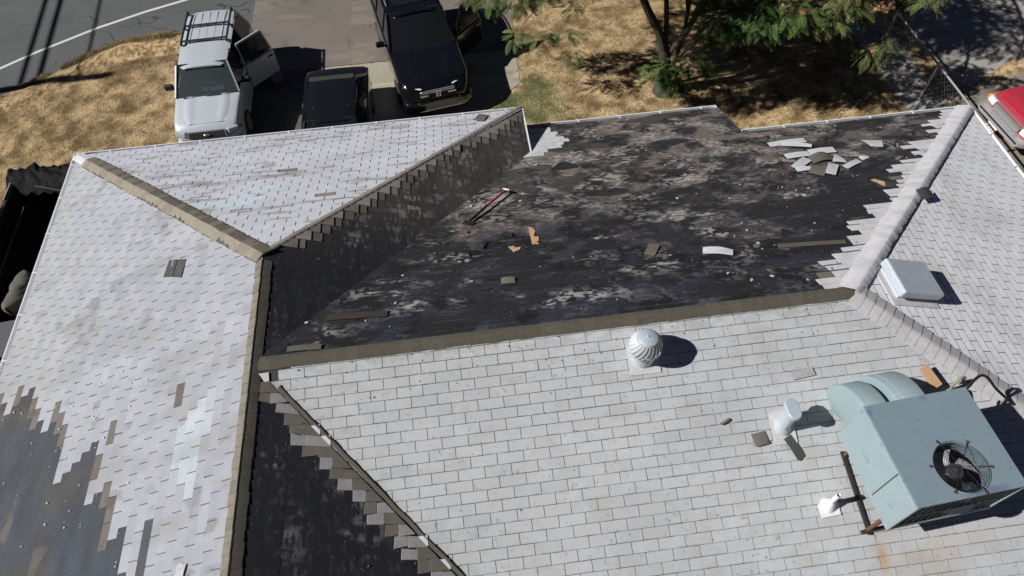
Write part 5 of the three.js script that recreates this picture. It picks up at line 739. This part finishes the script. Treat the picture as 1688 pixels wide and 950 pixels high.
{
  const t = thing('silk_tree', 'spreading silk tree with forked dark trunk on the dry lawn', 'tree');
  limb(t, [[8.82, -0.05, -10.38], [8.8, 0.5, -10.4], [8.72, 1.1, -10.4], [8.68, 1.4, -10.4]], 0.21, 0.15, 'trunk'); mesh('root_flare', new THREE.CylinderGeometry(0.2, 0.33, 0.26, 14).translate(8.83, 0.1, -10.38), bark, t);
  limb(t, [[8.7, 1.25, -10.4], [8.45, 1.9, -10.42], [8.05, 2.6, -10.48], [7.6, 3.5, -10.8], [6.4, 4.6, -11.8], [5.0, 5.2, -12.8]], 0.125, 0.03);
  limb(t, [[8.7, 1.3, -10.4], [8.62, 2.2, -10.5], [8.5, 3.2, -10.7], [8.6, 4.6, -11.9], [8.8, 5.4, -13.4]], 0.075, 0.025);
  limb(t, [[8.74, 1.2, -10.4], [9.0, 1.7, -10.3], [9.3, 2.3, -10.35], [9.7, 3.2, -10.6], [10.8, 4.5, -11.5], [12.2, 5.3, -12.6]], 0.09, 0.025);
  limb(t, [[9.08, 1.85, -10.3], [9.08, 2.5, -10.4], [9.0, 3.3, -10.7], [9.4, 4.8, -12]], 0.05, 0.02); limb(t, [[9.35, 2.4, -10.35], [9.8, 2.8, -9.9], [10.4, 3.0, -9.4], [11.0, 3.05, -9.0]], 0.035, 0.012);
  limb(t, [[8.95, 0.0, -10.6], [9.15, 0.7, -10.75], [9.35, 1.5, -11.0], [9.5, 2.6, -11.4]], 0.07, 0.04); limb(t, [[9.2, 0.8, -10.7], [9.7, 1.4, -10.7], [10.2, 1.9, -10.6]], 0.035, 0.015);
  limb(t, [[6.6, 4.45, -11.6], [5.9, 3.7, -11.0], [5.3, 2.9, -10.6], [4.9, 2.4, -10.6]], 0.025, 0.008); limb(t, [[7.2, 3.9, -11.1], [6.9, 3.2, -10.8], [6.7, 2.6, -10.9]], 0.02, 0.006);
  foliage(t, [[9.3, 1.15, -9.9, 0.5, 0.3, 0.4, 1.6], [8.55, 1.1, -9.95, 0.45, 0.28, 0.35, 1.6], [8.9, 0.85, -9.7, 0.35, 0.25, 0.3, 1.3], [9.75, 2.7, -9.7, 0.75, 0.55, 0.6, 1.1], [10.5, 3.0, -9.2, 0.7, 0.5, 0.6, 1.1], [11.05, 3.1, -9.0, 0.6, 0.4, 0.5, 1], [9.6, 3.4, -10.2, 0.8, 0.5, 0.7, 1], [10.6, 3.7, -9.9, 0.9, 0.5, 0.8, 1]], 130, [0.072, 0.135, 0.03]);
  foliage(t, [[4.2, 2.6, -11.6, 0.3, 0.2, 0.3], [4.9, 2.6, -11.5, 0.45, 0.25, 0.4], [5.6, 2.7, -11.6, 0.4, 0.2, 0.3], [4.75, 2.0, -10.75, 0.22, 0.15, 0.2], [5.35, 1.95, -10.6, 0.3, 0.14, 0.15], [6.3, 2.3, -11.3, 0.2, 0.14, 0.2], [6.05, 1.85, -10.75, 0.2, 0.14, 0.15], [6.2, 1.4, -10.5, 0.18, 0.14, 0.15], [5.95, 2.7, -11.9, 0.22, 0.12, 0.2], [3.75, 2.7, -11.7, 0.2, 0.2, 0.2]], 330, [0.09, 0.13, 0.035]);
  blossoms(t, [[10.75, 3.3, -8.9, 0.16], [11.1, 3.2, -8.8, 0.12], [6.3, 2.35, -11.2, 0.08]], 6, [0.55, 0.25, 0.15]);
  foliage(t, [[8.5, 5.3, -13, 2.2, 0.7, 1.8], [11.4, 5.4, -12.2, 2.2, 0.8, 1.9], [5.6, 5.3, -13.2, 1.5, 0.6, 1.4, 0.7], [10, 6.1, -12.8, 2.4, 0.7, 1.9], [12.8, 5.2, -11.0, 1.6, 0.6, 1.3, 0.8], [6.2, 5.5, -11.2, 1.9, 0.5, 1.5, 1.2], [8.2, 5.4, -10.8, 1.7, 0.5, 1.3, 1.2], [4.2, 5.2, -12.4, 1.3, 0.5, 1.4, 1.1], [7.2, 5.2, -9.9, 1.8, 0.4, 0.8, 1.6], [4.0, 5.6, -9.6, 1.5, 0.4, 1.0, 1.7], [5.9, 5.7, -9.5, 1.6, 0.4, 1.1, 1.7], [8.0, 5.7, -9.4, 1.4, 0.4, 1.0, 1.7], [5.0, 5.5, -10.9, 1.7, 0.4, 1.1, 1.6], [7.0, 5.6, -11.0, 1.7, 0.4, 1.1, 1.6], [9.0, 5.9, -11.2, 1.8, 0.4, 1.2, 1.4], [7, 6, -12.8, 2.4, 0.6, 1.6], [9.8, 5.6, -9.9, 1.4, 0.4, 0.8]], 90, [0.055, 0.1, 0.03]);
}
{
  const t = thing('flowering_tree', 'tree with pink tipped fronds overhanging the lawn by the fence', 'tree');
  limb(t, [[14.2, -0.05, -17.4], [14.1, 1.5, -17.3], [14.0, 3, -16.8], [13.8, 4.2, -15.8]], 0.2, 0.13, 'trunk');
  limb(t, [[13.8, 4.1, -15.9], [13.4, 4.8, -13.6], [12.9, 4.6, -11.2], [12.4, 4.0, -9.4], [12.2, 3.4, -8.6]], 0.09, 0.012); limb(t, [[13.8, 4.2, -15.8], [14.5, 5.0, -13.4], [14.6, 4.5, -11], [14.6, 3.6, -9.6]], 0.08, 0.012); limb(t, [[13.8, 4.2, -15.8], [15.5, 5.2, -14.5], [17.2, 5.4, -13.4]], 0.08, 0.02); limb(t, [[13, 4.7, -11.7], [13.2, 3.7, -9.9], [13.4, 2.9, -9.0], [13.5, 2.4, -8.6]], 0.03, 0.008); limb(t, [[12.6, 4.3, -10], [11.9, 3.8, -9.3], [11.6, 3.0, -9.1]], 0.022, 0.007);
  foliage(t, [[12.4, 3.4, -8.9, 0.4, 0.4, 0.4], [12.2, 2.8, -9.0, 0.35, 0.35, 0.35], [12.9, 3.6, -9.2, 0.35, 0.3, 0.35], [12.2, 4.0, -9.3, 0.6, 0.3, 0.5], [14.3, 3.3, -8.9, 0.35, 0.25, 0.3], [14.0, 3.2, -9.3, 0.35, 0.3, 0.3], [13.55, 2.3, -8.6, 0.2, 0.25, 0.2], [13.3, 1.9, -8.7, 0.2, 0.2, 0.2], [13.1, 3.0, -9.0, 0.3, 0.3, 0.3]], 230, [0.105, 0.135, 0.04]);
  blossoms(t, [[12.5, 3.6, -8.8, 0.24], [12.9, 3.8, -9.1, 0.22], [12.2, 3.2, -8.8, 0.2], [14.3, 3.45, -8.8, 0.18], [14.0, 3.4, -9.2, 0.16], [13.35, 2.1, -8.6, 0.14], [12.1, 4.1, -9.1, 0.3], [12.3, 3.9, -8.7, 0.2], [12.8, 3.3, -8.5, 0.2], [13.2, 3.2, -8.7, 0.16]], 22, [0.62, 0.3, 0.24]);
  foliage(t, [[15.6, 5.5, -13.8, 2.0, 0.7, 1.8], [13.6, 5.6, -14.5, 2, 0.8, 1.8], [17.4, 5.6, -12.4, 1.7, 0.6, 1.8], [15.2, 5.9, -11.2, 1.5, 0.5, 1.2, 0.9], [17.8, 5.2, -10.2, 1.5, 0.5, 1.0, 0.8]], 125, [0.06, 0.1, 0.03]);
}
renderer.render(scene, camera);
